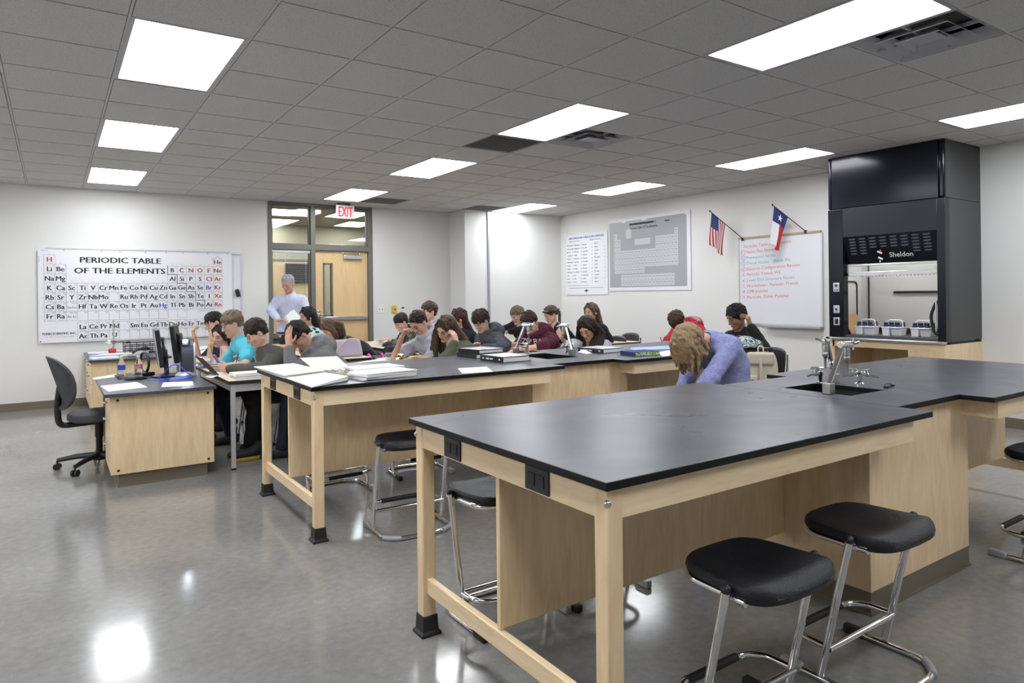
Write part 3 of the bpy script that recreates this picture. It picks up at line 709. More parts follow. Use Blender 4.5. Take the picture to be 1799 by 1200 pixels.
# ================================================================ LAB BENCHES
BW, BL, BN, BC = 1.234, 1.841, .147, .601
TOT = 2 * BL + BC
def bench(x, y, lab, sink):
    t = thing('lab_bench', lab, 'lab bench', (x, y, 0), group='science lab benches with sinks')
    th = .025; zt = HB; zb = HB - th
    # worktop with sink cut-out
    sx0, sx1, sy0, sy1 = sink
    outer = [(0, 0), (BL, 0), (BL, BN), (BL + BC, BN), (BL + BC, 0), (TOT, 0), (TOT, BW), (BL + BC, BW), (BL + BC, BW - BN), (BL, BW - BN), (BL, BW), (0, BW)]
    m = MB()
    # split the top in three slabs so the sink hole stays clean
    top = MB().prism([(0, 0), (BL, 0), (BL, BW), (0, BW)], zb, zt, 1, 0).build('table_top', [MA['epoxy'], MA['epoxy_edge']], t, bevel=.003)
    top2 = MB().prism([(BL + BC, 0), (TOT, 0), (TOT, BW), (BL + BC, BW)], zb, zt, 1, 0).build('table_top', [MA['epoxy'], MA['epoxy_edge']], t, bevel=.003)
    ya, yb = BN, BW - BN; xa, xb = BL + .0012, BL + BC - .0012
    c = MB(); 
    xs = [xa, sx0, sx1, xb]; ys = [ya, sy0, sy1, yb]
    vs = [(p, q, z) for z in (zb, zt) for q in ys for p in xs]; fs = []
    for i in range(3):
        for j in range(3):
            if i == 1 and j == 1: continue
            a = j * 4 + i; fs.append((16 + a, 16 + a + 1, 16 + a + 5, 16 + a + 4)); fs.append((a, a + 4, a + 5, a + 1))
    def wall(p, q): fs.append((p, q, q + 16, p + 16))
    for i in range(3): wall(i, i + 1); wall(13 + 2 - i, 12 + 2 - i)
    for j in range(3): wall(j * 4 + 3, j * 4 + 7); wall((3 - j) * 4, (2 - j) * 4)
    wall(6, 5); wall(10, 6); wall(9, 10); wall(5, 9)
    c.add(vs, fs); c.m = [0 if all(i >= 16 for i in f_) else 1 for f_ in c.f]; ct = c.build('sink_top', [MA['epoxy'], MA['epoxy_edge']], t)
    s = MB(); d = .17
    A = [(sx0 - .004, sy0 - .004), (sx1 + .004, sy0 - .004), (sx1 + .004, sy1 + .004), (sx0 - .004, sy1 + .004)]
    B = [(sx0 + .03, sy0 + .03), (sx1 - .03, sy0 + .03), (sx1 - .03, sy1 - .03), (sx0 + .03, sy1 - .03)]
    s.add([(p, q, zb) for p, q in A] + [(p, q, zt - d) for p, q in B] + [(p, q, zt - d - .02) for p, q in A], [(0, 4, 5, 1), (1, 5, 6, 2), (2, 6, 7, 3), (3, 7, 4, 0), (4, 7, 6, 5), (0, 1, 9, 8), (1, 2, 10, 9), (2, 3, 11, 10), (3, 0, 8, 11), (8, 9, 10, 11)])
    sk = s.build('sink_bowl', MA['epoxy_edge'], t)
    MB().lathe([(.028, zt - d + .001), (.026, zt - d + .006), (.012, zt - d + .006)], ((sx0 + sx1) / 2, (sy0 + sy1) / 2, 0), 16).build('drain', MA['steel'], sk)
    # pedestal
    px0, px1, py0, py1 = BL - .155, BL + BC + .19, .19, BW - .19
    pc = MB().box((px0, py0, .10), (px1, py0 + .02, zb)).box((px0, py1 - .02, .10), (px1, py1, zb)).box((px0, py0 + .02, .10), (px0 + .02, py1 - .02, zb)).box((px1 - .02, py0 + .02, .10), (px1, py1 - .02, zb)).box((px0 + .02, py0 + .02, .10), (px1 - .02, py1 - .02, .12)).build('pedestal', MA['wood'], t, bevel=.002)
    MB().box((px0 + .001, py0 + .001, 0), (px1 - .001, py1 - .001, .10)).box((px0 - .006, py0 - .006, 0), (px1 + .006, py1 + .006, .012)).build('toe_kick', MA['vinyl'], pc)
    # aprons, legs, panels on both ends
    ins = .022; lw = .058; ap = .092
    for side in (0, 1):
        def X(v): return v if side == 0 else TOT - v
        e0, e1 = ins + .004, px0
        MB().box((X(e0 + lw - .01), ins + .004, zb - ap), (X(BL - .115), ins + .026, zb)).box((X(BL - .137), ins + .026, zb - ap), (X(BL - .115), py0 + .01, zb)).build('apron', MA['woodx'], t, bevel=.0015)
        MB().box((X(e0 + lw - .01), BW - ins - .026, zb - ap), (X(BL - .115), BW - ins - .004, zb)).box((X(BL - .137), BW - ins - .026, zb - ap), (X(BL - .115), py1 - .01, zb)).build('apron', MA['woodx'], t, bevel=.0015)
        MB().box((X(e0), ins + lw - .01, zb - ap), (X(e0 + .022), BW - ins - lw + .01, zb)).build('end_apron', MA['woody'], t, bevel=.0015)
        for yy in (ins, BW - ins - lw):
            lg = MB(); x0, x1 = sorted((X(ins), X(ins + lw))); k = .013
            oy = yy if yy < .5 else yy + lw; ox = X(ins)
            lg.box((x0, yy, .06), (x1, yy + lw, zb))
            lo = lg.build('leg', MA['wood'], t, bevel=.006)
            f = MB(); q0, q1 = .004, .016
            f.add([(x0 - q1, yy - q1, 0), (x1 + q1, yy - q1, 0), (x1 + q1, yy + lw + q1, 0), (x0 - q1, yy + lw + q1, 0), (x0 - q1, yy - q1, .012), (x1 + q1, yy - q1, .012), (x1 + q1, yy + lw + q1, .012), (x0 - q1, yy + lw + q1, .012),
                   (x0 - q0 - .003, yy - q0 - .003, .02), (x1 + q0 + .003, yy - q0 - .003, .02), (x1 + q0 + .003, yy + lw + q0 + .003, .02), (x0 - q0 - .003, yy + lw + q0 + .003, .02), (x0 - q0, yy - q0, .082), (x1 + q0, yy - q0, .082), (x1 + q0, yy + lw + q0, .082), (x0 - q0, yy + lw + q0, .082)],
                  [(0, 3, 2, 1)] + [(a + i, a + (i + 1) % 4, a + 4 + (i + 1) % 4, a + 4 + i) for a in (0, 4, 8) for i in range(4)] + [(12, 13, 14, 15)])
            f.build('rubber_foot', MA['rubber'], lo, bevel=.002)
            sgy = -1 if yy < .5 else 1; sgx = -1 if side == 0 else 1
            bx, by = X(ins) + (.004 if side == 0 else -.004), (yy if yy < .5 else yy + lw) + (.004 if yy < .5 else -.004)
            MB().ball((bx, by, zb - .042), .0115, 14).build('carriage_bolt', MA['steel'], lo, smooth=True)
        MB().box((X(ins + .016), ins + lw, .172), (X(ins + .044), BW - ins - lw, .238)).build('stretcher', MA['woody'], t, bevel=.004)
        MB().box((X(.045), BW / 2 - .011, .245), (X(px0), BW / 2 + .011, zb)).build('center_panel', MA['wood'], t, bevel=.002)
        for (yc) in ((.35, .895) if side == 0 else ()):
            xo = X(e0)
            o = MB().box((xo - .007, yc - .062, zb - .085), (xo, yc + .062, zb - .008)).build('outlet_plate', MA['black'], t, bevel=.002)
            r = MB()
            for dy in (-.024, .024):
                r.box((xo - .0095, yc + dy - .016, zb - .066), (xo - .007, yc + dy + .016, zb - .028))
            r.build('receptacle', MA['rubber'], o)
    return t
SK1 = (1.99, 2.31, .44, .81); SK2 = (2.04, 2.36, .46, .93)
b1x, b1y, b2x, b2y = 1.234, 1.375, 1.21, 3.83
bench(b1x, b1y, 'black-topped maple lab bench nearest the camera, with nothing but a faucet on it', SK1)
bench(b2x, b2y, 'black-topped maple lab bench behind the nearest one, with papers and binders on top', SK2)

def faucet(base, head, nz, lab, dark):
    """angled lab faucet: block base, slanted square spout, wing handle and hanging serrated nozzle"""
    t = thing('lab_faucet', lab, 'faucet', base, group='lab faucets'); h = Vector(head) - Vector(base)
    MB().box((-.022, -.022, 0), (.022, .022, .055)).build('base_block', MA['nickel'], t, bevel=.003)
    d = Vector((h.x, h.y, 0)).normalized()
    MB().tube([(0, 0, .04), h * .98], .0135, 12).build('spout', MA['chrome'], t)
    hd = MB(); c = h
    hd.tube([c - d * .025, c + d * .06], .019, 12)
    hdo = hd.build('head', MA['chrome'], t, bevel=.004)
    w = MB(); q = c + d * .06; s = d.cross(Vector((0, 0, 1)))
    w.tube([q, q + d * .035], .010, 10).tube([q + d * .03 - s * .035 - Vector((0, 0, .012)), q + d * .03 + s * .035 + Vector((0, 0, .012))], .006, 8).tube([q + d * .03 + Vector((0, 0, .03)), q + d * .03 - Vector((0, 0, .03))], .006, 8)
    w.build('wing_handle', MA['chrome'], hdo)
    n = c + d * .035
    MB().lathe([(.010, -.01), (.013, -.018), (.0155, -.03), (.0155, -.055), (.012, -.058), (.0155, -.062), (.0155, -.078), (.010, -.09), (.007, -.096), (.0065, -.125), (.005, -.145)], tuple(n), 16).build('nozzle', MA['nickel'], t, smooth=True)
    return t
def turret(p, ang, lab):
    t = thing('gas_turret', lab, 'gas tap', p, ang, group='gas taps on the lab benches')
    MB().lathe([(.026, 0), (.026, .008), (.014, .014), (.013, .045), (.017, .05), (.017, .07), (.008, .076)], n=16).build('post', MA['chrome'], t, smooth=True)
    for a in (0.5, 2.6):
        dx, dy = math.cos(a), math.sin(a)
        v = MB().tube([(0, 0, .058), (dx * .05, dy * .05, .058)], .011, 12).tube([(dx * .045, dy * .045, .058), (dx * .10, dy * .10, .05)], [.008, .0045], 10).build('hose_tap', MA['chrome'], t)
        MB().tube([(dx * .035, dy * .035, .06), (dx * .035, dy * .035, .085)], .009, 10).tube([(dx * .035 - dy * .03, dy * .035 + dx * .03, .086), (dx * .035 + dy * .03, dy * .035 - dx * .03, .086)], .006, 8).build('lever', MA['chrome'], v)
def put(p): return (p.x, p.y, p.z)
p = Vector((3.20, 1.915, HB)); faucet(put(p), put(atD(1481, 606, 3.45)), 0, 'chrome lab faucet in front of the near bench sink, leaning right', 0)
p = Vector((3.60, 2.12, HB)); faucet(put(p), put(atD(1452, 598, 3.62)), 0, 'lab faucet behind the near bench sink, leaning left with green-tipped handle', 1)
turret((3.51, 2.15, HB), .4, 'double gas tap at the far side of the near bench sink'); turret((3.64, 2.0, HB), 2.2, 'double gas tap at the right of the near bench sink')
p = Vector((3.33, 4.86, HB)); faucet(put(p), put(atD(922, 571, 5.85)), 0, 'lab faucet behind the closed binder on the second bench, leaning right', 0)
p = Vector((3.60, 4.42, HB)); faucet(put(p), put(atD(994, 572, 5.75)), 0, 'lab faucet at the right end of the second bench sink, leaning left', 1)
turret((3.46, 4.88, HB), 1.0, 'double gas tap behind the closed binder on the second bench'); turret((3.66, 4.56, HB), 2.4, 'double gas tap beside the faucet right of the second bench sink')
cr_ = thing('clamp_strap', 'small black clip lying on the near bench behind the sink', 'clip', (3.66, 1.86, HB), .3)
MB().box((-.05, -.012, .001), (.05, .012, .012)).build('clip_body', MA['black'], cr_, bevel=.003); MB().tube([(.05 + .02 * math.cos(a), .02 * math.sin(a), .008) for a in [2 * PI * k / 16 for k in range(16)]], .006, 6, closed=True).build('ring', MA['black'], cr_)

# ================================================================ STOOLS
MA['seat'] = mat('stool_seat', (0.009, 0.009, 0.013), 0.42, bump=.3, bscale=160, spec=.38)
def stool0():
    t = thing('lab_stool', 'x', 'stool', group='black lab stools with chrome frames')
    R = .0127; sz = .535
    # moulded seat: wide rolled edge at -y, narrower at +y
    def halfw(v):      # v -1..1 along y
        w = .218 - .03 * (v + 1) / 2
        return w
    N, Mm = 28, 22; m = MB(); top = []; 
    def outline(a):
        # superellipse footprint
        c, s = math.cos(a), math.sin(a); n = 4.2
        x = abs(c) ** (2 / n) * (1 if c > 0 else -1); y = abs(s) ** (2 / n) * (1 if s > 0 else -1)
        w = .222 - .040 * (y + 1) / 2 - .0
        return x * w, y * .172 - (.018 * (1 - x * x) if y < 0 else -.012 * (1 - x * x))
    rings = [(1.0, 0), (1.0, 1), (.97, 2), (.9, 3), (.75, 3), (.55, 3), (.3, 3), (.08, 3)]
    def top_z(x, y):
        e = -.028 * math.exp(-((x / .13) ** 2 + ((y + .0) / .11) ** 2)) ; r = .012 * max(0, -(y + .09) / .08) - .030 * max(0, -(y + .125) / .05) ** 2
        return .030 + e + r
    K = 48; base = 0; vs = []; fs = []
    def ring(sc, zf):
        for k in range(K):
            x, y = outline(2 * PI * k / K); x *= sc; y *= sc; vs.append((x, y, zf(x, y)))
    ring(.86, lambda x, y: -.004); ring(.985, lambda x, y: -.004 - (.012 if y < -.1 else 0)); ring(1.0, lambda x, y: .006 - (.006 if y < -.1 else 0)); ring(.985, lambda x, y: top_z(x, y) - .009)
    ring(.955, lambda x, y: top_z(x, y) - .002); ring(.88, top_z); ring(.7, top_z); ring(.5, top_z); ring(.3, top_z); ring(.12, top_z)
    nr = len(vs) // K
    for r in range(nr - 1):
        for k in range(K): fs.append((r * K + k, r * K + (k + 1) % K, (r + 1) * K + (k + 1) % K, (r + 1) * K + k))
    fs.append(tuple(range(K - 1, -1, -1))); fs.append(tuple((nr - 1) * K + k for k in range(K)))
    m.add([(x, y, z + sz) for x, y, z in vs], fs)
    m.build('seat', MA['seat'], t, smooth=True)
    # seat frame U under the seat
    lx = .223
    MB().tube(bez([(-.202, -.115, sz - .014), (-.190, .115, sz - .014), (-.11, .168, sz - .014), (.11, .168, sz - .014), (.190, .115, sz - .014), (.202, -.115, sz - .014)], 8, .06), R, 10).build('seat_frame', MA['chrome'], t, smooth=True)
    for s in (-1, 1):
        l = MB().tube([(s * lx, .052, .03), (s * lx, -.060, sz + .005)], .0135, 14).build('leg', MA['chrome'], t, smooth=True)
        MB().ball((s * lx, -.062, sz + .012), (.0165, .0165, .016), 12).tube([(s * lx, -.062, sz + .01), (s * (lx - .02), -.062, sz - .005)], .012, 8).build('leg_cap', MA['black'], l, smooth=True)
    # base: U closed at -y, glides at +y
    b = MB().tube(bez([(-.215, .20, R), (-.215, -.11, R), (-.13, -.168, R), (.13, -.168, R), (.215, -.11, R), (.215, .20, R)], 8, .07), R, 10).build('base_frame', MA['chrome'], t, smooth=True)
    for s in (-1, 1):
        MB().box((s * .215 - .017, .13, .0), (s * .215 + .017, .212, .034)).build('glide', MA['greymetal'] if s < 0 else MA['rubber'], t, bevel=.006)
        g = MB().tube(bez([(s * .215, -.10, R - .001), (s * .18, -.138, R - .001), (s * .13, -.166, R - .001)], 6, .03), .0165, 10).build('corner_glide', MA['greymetal'], t, smooth=True)
    # footrest loop
    zf = .14; yl = .020
    f = MB().tube(bez([(-lx, yl, zf), (-lx + .005, .13, zf), (-.16, .178, zf), (.16, .178, zf), (lx - .005, .13, zf), (lx, yl, zf)], 8, .05), .0115, 10).tube([(-lx, yl, zf - .005), (lx, yl, zf - .005)], .0115, 10).build('footrest', MA['chrome'], t, smooth=True)
    MB().tube([(-.125, .178, zf), (.125, .178, zf)], .0145, 12).build('footrest_sleeve', MA['rubber'], f, smooth=True)
    return t
st0 = stool0()
stools = [((1.83, 1.345), 0, 'black lab stool nearest the camera at the bottom edge of the photo'), ((2.496, 1.352), 0, 'black lab stool at the near bench, right beside the bench cabinet'),
          ((4.33, 1.36), 0, 'black lab stool cut off by the right edge of the photo'), ((1.655, 2.55), PI, 'black lab stool on the far side of the near bench, seen between its left legs'),
          ((2.13, 2.53), PI, 'black lab stool hidden behind the panel of the near bench'), ((1.79, 3.76), -.05, 'black lab stool before the second bench, half hidden by the near bench leg'),
          ((1.70, 4.83), PI + .05, 'black lab stool under the far side of the second bench, by its left front leg'), ((2.42, 4.95), PI - .1, 'black lab stool under the far side of the second bench, behind the near stool'),
          ((4.27, 3.36), PI / 2 - .15, 'black lab stool the blonde girl sits on'), ((4.98, 3.58), .2, 'black lab stool carrying the cream backpack')]
for k, (xy, rz, lab) in enumerate(stools):
    s = st0 if k == 0 else dup(st0, (0, 0, 0)); s.location = (*xy, 0); s.rotation_euler = (0, 0, rz); s['label'] = lab

# ================================================================ FUME HOOD
hx, hy0, hy1 = 7.24, 3.112, 4.318
fh = thing('fume_hood', 'tall black fume hood with silver sash, standing on a maple base cabinet', 'fume hood', (hx, hy0, 0))
W_ = hy1 - hy0; Dp = XR - hx - .004
MB().box((.0, .055, 2.325), (Dp, W_ - .045, CE - .008)).build('upper_panel', MA['hood'], fh, bevel=.004)
MB().box((.0, .001, 2.325), (.035, .052, CE - .008)).build('corner_trim', MA['hood'], fh, bevel=.015)
MB().box((.0, W_ - .043, 2.325), (.035, W_ - .001, CE - .008)).build('corner_trim', MA['hood'], fh, bevel=.015)
MB().box((.036, .001, 2.325), (Dp, .054, CE - .008)).build('upper_side_panel', MA['hoodside'], fh)
MB().box((.036, W_ - .044, 2.325), (Dp, W_ - .001, CE - .008)).build('upper_side_panel', MA['hoodside'], fh)
zb_ = .902
MB().box((.0, .0, zb_), (.10, .075, 2.32)).build('right_pillar', MA['hood'], fh, bevel=.004)
MB().box((.0, W_ - .17, zb_), (.10, W_, 2.32)).build('left_pillar', MA['hood'], fh, bevel=.004)
MB().box((.101, .001, zb_), (Dp, .02, 2.32)).build('side_wall', MA['hoodside'], fh)
MB().box((.101, W_ - .02, zb_), (Dp, W_ - .001, 2.32)).build('side_wall', MA['hoodside'], fh)
MB().box((.002, .075, 2.005), (.06, W_ - .17, 2.32)).box((.06, .02, 2.28), (Dp, W_ - .02, 2.318)).build('front_panel', mat('hood_front_enamel', (.018, .020, .027), .42, spec=.35), fh, bevel=.003)
lp = MB().extrude([(-.004, .075, 2.005), (.075, .078, 1.705), (.095, .078, 1.705), (.02, .075, 2.005)], (0, W_ - .25, 0)).build('louver_panel', MA['hood'], fh)
lv = MB(); nrm = Vector((-.968, 0, -.25)).normalized(); up = Vector((-.079, 0, .30)).normalized()
def lpos(y, s): return Vector((-.004, y, 2.005)) + (Vector((.075, 0, 1.705)) - Vector((-.004, 0, 2.005))) * s
for c in range(8):
    for r in range(6 if c in (0, 1, 6, 7) else 4):
        y = .935 - c * .109; p = lpos(y, .10 + r * .105) + nrm * .002
        a = []; hw_, hh = .036, .0085
        for k in range(12):
            an = 2 * PI * k / 12; a.append(p + Vector((0, 1, 0)) * (hw_ * max(-1, min(1, math.cos(an) * 1.25))) + up * (hh * math.sin(an)))
        lv.extrude(a, nrm * -.004)
lv.build('louvers', mat('louver_grey', (.10, .105, .115), .45), lp)
lg = MB(); p = lpos(.44, .80) + nrm * .0025
put_text(lg, 'Sheldon', p, (0, -1, 0), up, .075, 0, bold=.008, width=.235)
for (dy, ds, ang) in ((.215, .62, .6), (.215, .83, .6)):
    q = lpos(.44 + dy, ds) + nrm * .0035
    lg.tube([q + Vector((0, .022, 0)) + up * .012, q, q - Vector((0, .022, 0)) - up * .012], .009, 8, 0)
q = lpos(.44 + .205, .55) + nrm * .0035; lg.lathe([(.010, 0), (.010, .002)], tuple(q), 12, 1, 'X')
q = lpos(.44 + .225, .93) + nrm * .0035; lg.lathe([(.010, 0), (.010, .002)], tuple(q), 12, 0, 'X')
lg.build('lettering', [MA['white'], MA['red']], lp)
# sash
ss = MB(); y0_, y1_ = .078, W_ - .172
ss.box((.055, y0_, 1.575), (.08, y1_, 1.618)).box((.055, y0_, 1.68), (.08, y1_, 1.70)).box((.055, y0_, 1.575), (.08, y0_ + .025, 1.70)).box((.055, y1_ - .025, 1.575), (.08, y1_, 1.70))
so = ss.build('sash_frame', MA['steel'], fh, bevel=.003)
MB().box((.066, y0_ + .026, 1.619), (.07, y1_ - .026, 1.679)).build('sash_glass', MA['glass'], so)
m = MB()
for k in range(26): m.box((.05, y0_ + .02 + k * .036, 1.562), (.075, y0_ + .036 + k * .036, 1.574))
m.build('sash_handle', MA['silver'], so)
# chamber
MB().box((.62, .02, zb_ + .03), (.64, W_ - .02, 2.27)).box((.10, .021, zb_ + .03), (.62, .04, 2.27)).box((.10, W_ - .04, zb_ + .03), (.62, W_ - .021, 2.27)).box((.1, .04, 2.2), (.62, W_ - .04, 2.22)).build('liner', MA['liner'], fh)
MB().box((.25, .25, 2.165), (.37, W_ - .25, 2.199)).build('hood_lamp', mat('hood_lamp_tube', (.9, .9, .9), .4, emit=(1, .97, .92), estr=14), fh)
MB().box((.605, .14, 1.38), (.62, .80, 1.405)).box((.605, W_ - .13, zb_ + .1), (.62, W_ - .12, 2.0)).box((.60, .06, zb_ + .035), (.62, W_ - .06, zb_ + .09)).build('baffle_slots', MA['black'], fh)
MB().tube(bez([(.2, W_ - .047, 1.02), (.2, W_ - .047, 1.52), (.5, W_ - .047, 1.52), (.5, W_ - .047, 1.02), (.2, W_ - .047, 1.02)], 6, .06), .008, 8).build('side_panel_gasket', MA['rubber'], fh)
MB().box((.02, .02, .885), (.70, W_ - .02, .93)).build('work_surface', MA['epoxy'], fh)
MB().box((-.045, .0, .875), (.03, W_, .90)).build('sill', MA['steel'], fh, bevel=.006)
MB().box((.10, .005, .87), (Dp, W_ - .005, .884)).build('counter_edge', MA['epoxy_edge'], fh)
for k, (z, h) in enumerate(((1.455, .10), (1.21, .085), (1.075, .085))):
    pl = MB().box((-.005, W_ - .125, z - h / 2), (.0, W_ - .055, z + h / 2)).build('switch_plate', MA['silver'], fh, bevel=.002)
    mm = MB()
    if k == 0: mm.lathe([(.014, -.014), (.014, -.005)], (0, W_ - .09, z + .018), 14, axis='X').lathe([(.007, -.01), (.007, -.005)], (0, W_ - .105, z - .03), 10, axis='X').lathe([(.007, -.01), (.007, -.005)], (0, W_ - .075, z - .03), 10, axis='X')
    elif k == 1: mm.box((-.016, W_ - .096, z - .014), (-.005, W_ - .084, z + .014))
    else: mm.box((-.008, W_ - .108, z - .028), (-.005, W_ - .072, z + .028))
    mm.build('control', MA['black'], pl)
MB().box((-.012, .09, 1.0), (.0, .078, 1.3)).build('fixture_strip', MA['steel'], fh)
fx = MB().tube(bez([(.13, .05, 1.30), (.13, .14, 1.30), (.13, .20, 1.15), (.13, .16, .96), (.13, .05, .96)], 6, .06), .016, 8).build('hose', MA['rubber'], fh, smooth=True)
# base cabinet
bc = thing('hood_base_cabinet', 'maple cabinet with open knee space under the fume hood', 'cabinet', (hx, hy0, 0))
MB().box((.0, 0, .10), (Dp, .02, .868)).box((.0, .02, .10), (.022, .36, .80)).build('end_panel', MA['wood'], bc, bevel=.002)
MB().box((.0, .02, .80), (.022, .36, .868)).box((.0, .36, .80), (.022, W_ - .04, .868)).build('apron', MA['woody'], bc)
MB().box((.0, W_ - .06, 0), (Dp, W_ - .02, .868)).build('inner_panel', MA['wood'], bc)
MB().box((.023, .345, .10), (Dp, .36, .80)).build('inner_panel', MA['wood'], bc)
MB().box((Dp - .02, .36, .0), (Dp, W_ - .06, .868)).build('back_panel', MA['wood'], bc)
MB().box((.05, .002, 0), (Dp, .358, .10)).build('toe_kick', MA['vinyl'], bc)
# caddies
def caddy0():
    t = thing('bottle_caddy', 'x', 'caddy', group='bottle caddies in the fume hood')
    def tr(w0, w1, d0, d1, z0, z1): return [(-w0, -d0, z0), (w0, -d0, z0), (w0, d0, z0), (-w0, d0, z0), (-w1, -d1, z1), (w1, -d1, z1), (w1, d1, z1), (-w1, d1, z1)]
    F = [(0, 3, 2, 1), (4, 5, 6, 7), (0, 1, 5, 4), (1, 2, 6, 5), (2, 3, 7, 6), (3, 0, 4, 7)]
    m = MB().add(tr(.058, .066, .048, .055, 0, .082), F); m.v = [(x, y - .045, z) for x, y, z in m.v]
    m2 = MB().add(tr(.058, .066, .033, .040, 0, .082), F); m2.v = [(x - .03, y + .045, z) for x, y, z in m2.v]
    m.add(m2.v, m2.f); m.box((-.10, -.104, .082), (.07, .09, .094)); m.build('tray', MA['whiteplastic'], t, bevel=.004)
    MB().tube(bez([(.0, -.09, .09), (.0, -.085, .165), (.0, .07, .165), (.0, .078, .09)], 8, .05), .007, 10).build('handle', MA['whiteplastic'], t, smooth=True)
    cap = mat('bottle_cap_blue_black', (.012, .014, .04), .35)
    for i in range(2):
        for j in range(3):
            c = ((-.068, .04)[i], -.072 + j * .062, 0)
            b = MB().lathe([(.024, .095), (.024, .11), (.016, .118), (.016, .122)], c, 12).build('bottle', MA['navy'], t, smooth=True)
            MB().lathe([(.020, .118), (.020, .14), (.017, .143)], c, 12).build('bottle_cap', cap, b)
    return t
c0 = caddy0()
for k, (y, lab) in enumerate(((4.005, 'white bottle caddy with handle in the fume hood, leftmost of three'), (3.715, 'white bottle caddy with handle in the fume hood, middle of three'), (3.42, 'white bottle caddy with handle in the fume hood, rightmost of three'))):
    c = c0 if k == 0 else dup(c0, (0, 0, 0)); c.location = (hx + .22, y, .9305); c['label'] = lab
bd = thing('cardboard_sheet', 'brown cardboard sheet leaning inside the fume hood at the left', 'cardboard', (hx + .28, hy1 - .055, .931))
MB().add([(-.10, -.10, 0), (.2, -.10, 0), (.2, .005, .22), (-.10, .005, .22), (-.10, -.094, 0), (.2, -.094, 0), (.2, .011, .22), (-.10, .011, .22)], [(0, 3, 2, 1), (4, 5, 6, 7), (0, 1, 5, 4), (1, 2, 6, 5), (2, 3, 7, 6), (3, 0, 4, 7)]).build('sheet', MA['cardboard'], bd)

# ================================================================ TEACHER DESKS
def handle(par, p, l=.09, axis='y'):
    x, y, z = p; d = .028
    a = bez([(x, y - l / 2, z), (x - d, y - l / 2, z), (x - d, y + l / 2, z), (x, y + l / 2, z)], 4, .012)
    MB().tube(a, .0045, 8).build('handle', MA['steel'], par, smooth=True)
DT = .712
dk = thing('teacher_desk', 'maple teacher desk with black top holding the monitors, beside the swivel chair', 'desk', (0, 0, 0))
MB().box((.305, 5.795, DT - .025), (1.075, 7.15, DT)).build('desktop', MA['epoxy'], dk, bevel=.003)
MB().box((.345, 5.85, .10), (1.062, 5.87, DT - .025)).box((.365, 5.87, .10), (1.062, 6.44, DT - .025)).build('cabinet', MA['wood'], dk, bevel=.0015)
MB().box((.40, 5.875, 0), (1.015, 6.40, .10)).box((.392, 5.867, 0), (1.023, 6.40, .010)).build('toe_kick', MA['vinyl'], dk)
MB().box((.365, 7.08, 0), (1.062, 7.11, DT - .025)).box((1.03, 6.44, .25), (1.05, 7.08, DT - .025)).build('end_panel', MA['wood'], dk)
for z0, z1, zh in ((.56, .672, .615), (.42, .552, .49), (.11, .412, .30)):
    d = MB().box((.345, 5.885, z0), (.3645, 6.43, z1)).build('drawer', MA['wood'], dk, bevel=.002); handle(d, (.345, 6.12, zh))
sc = MB()
for x, z in ((.395, .655), (1.02, .655), (.395, .13), (1.02, .13)): sc.lathe([(.010, 5.846), (.010, 5.85)], (x, 0, z), 12, axis='Y')
sc.build('screw_caps', MA['ink'], dk)
d2 = thing('back_desk', 'maple drawer desk with black top by the periodic table wall, covered in papers', 'desk', (0, 0, 0))
MB().box((.335, 9.20, DT - .025), (1.20, 10.69, DT)).build('desktop', MA['epoxy'], d2, bevel=.003)
MB().box((.375, 9.26, .10), (1.17, 10.68, DT - .025)).build('cabinet', MA['wood'], d2, bevel=.0015)
MB().box((.42, 9.30, 0), (1.12, 10.66, .10)).build('toe_kick', MA['vinyl'], d2)
for a in range(3):
    for z0, z1 in ((.56, .672), (.42, .552), (.11, .412)):
        d = MB().box((.355, 9.28 + a * .465, z0), (.3745, 9.735 + a * .465, z1)).build('drawer', MA['wood'], d2, bevel=.002); handle(d, (.355, 9.51 + a * .465, (z0 + z1) / 2 + .02))

# swivel chair
MA['mesh_fabric'] = mat('ribbed_chair_fabric', (.05, .05, .058), .75, bump=.5, bscale=40, stretch=(1, 1, 9))
sc_ = thing('swivel_chair', 'black five-star office swivel chair at the left of the teacher desk', 'chair', (.315, 6.70, 0), .12)
# local +x faces the desk; cushion and back are swollen superellipses
def cushion(a, b, top, bot, ex=3.0, K=40):
    m = MB(); R_ = [(.90, bot), (1.0, bot + .012), (1.0, top - .022), (.96, top - .006), (.85, top), (.6, top + .002), (.3, top - .004), (.05, top - .006)]
    for sc, z in R_:
        for k in range(K):
            t = 2 * PI * k / K; c, q = math.cos(t), math.sin(t)
            m.v.append((a * sc * abs(c) ** (2 / ex) * (1 if c > 0 else -1), b * sc * abs(q) ** (2 / ex) * (1 if q > 0 else -1), z))
    n = len(R_)
    for r in range(n - 1):
        for k in range(K): m.f.append((r * K + k, r * K + (k + 1) % K, (r + 1) * K + (k + 1) % K, (r + 1) * K + k)); m.m.append(0)
    m.f += [tuple(range(K - 1, -1, -1)), tuple((n - 1) * K + k for k in range(K))]; m.m += [0, 0]; return m
cu = cushion(.225, .235, .475, .405, 2.6); cu.v = [(x, y, z - .55 * max(0, x - .10) ** 2 * 3) for x, y, z in cu.v]
cu.build('seat', MA['mesh_fabric'], sc_, smooth=True)
def bend(m):          # lay the cushion (x -> up, z -> thickness) along the curved back
    o = []
    for x, y, z in m.v:
        h = (x + .235) / .47; xx = -.235 - .105 * (h - .45) ** 2 * (1 if h > .45 else .6) * 3.4 + .9 * y * y
        o.append((xx - .02 * h + (z - .02), y * (1 - .18 * (h - .3) ** 2), .515 + .44 * h))
    m.v = o; return m
bend(cushion(.235, .215, .045, .0, 3.2)).build('backrest', MA['mesh_fabric'], sc_, smooth=True)
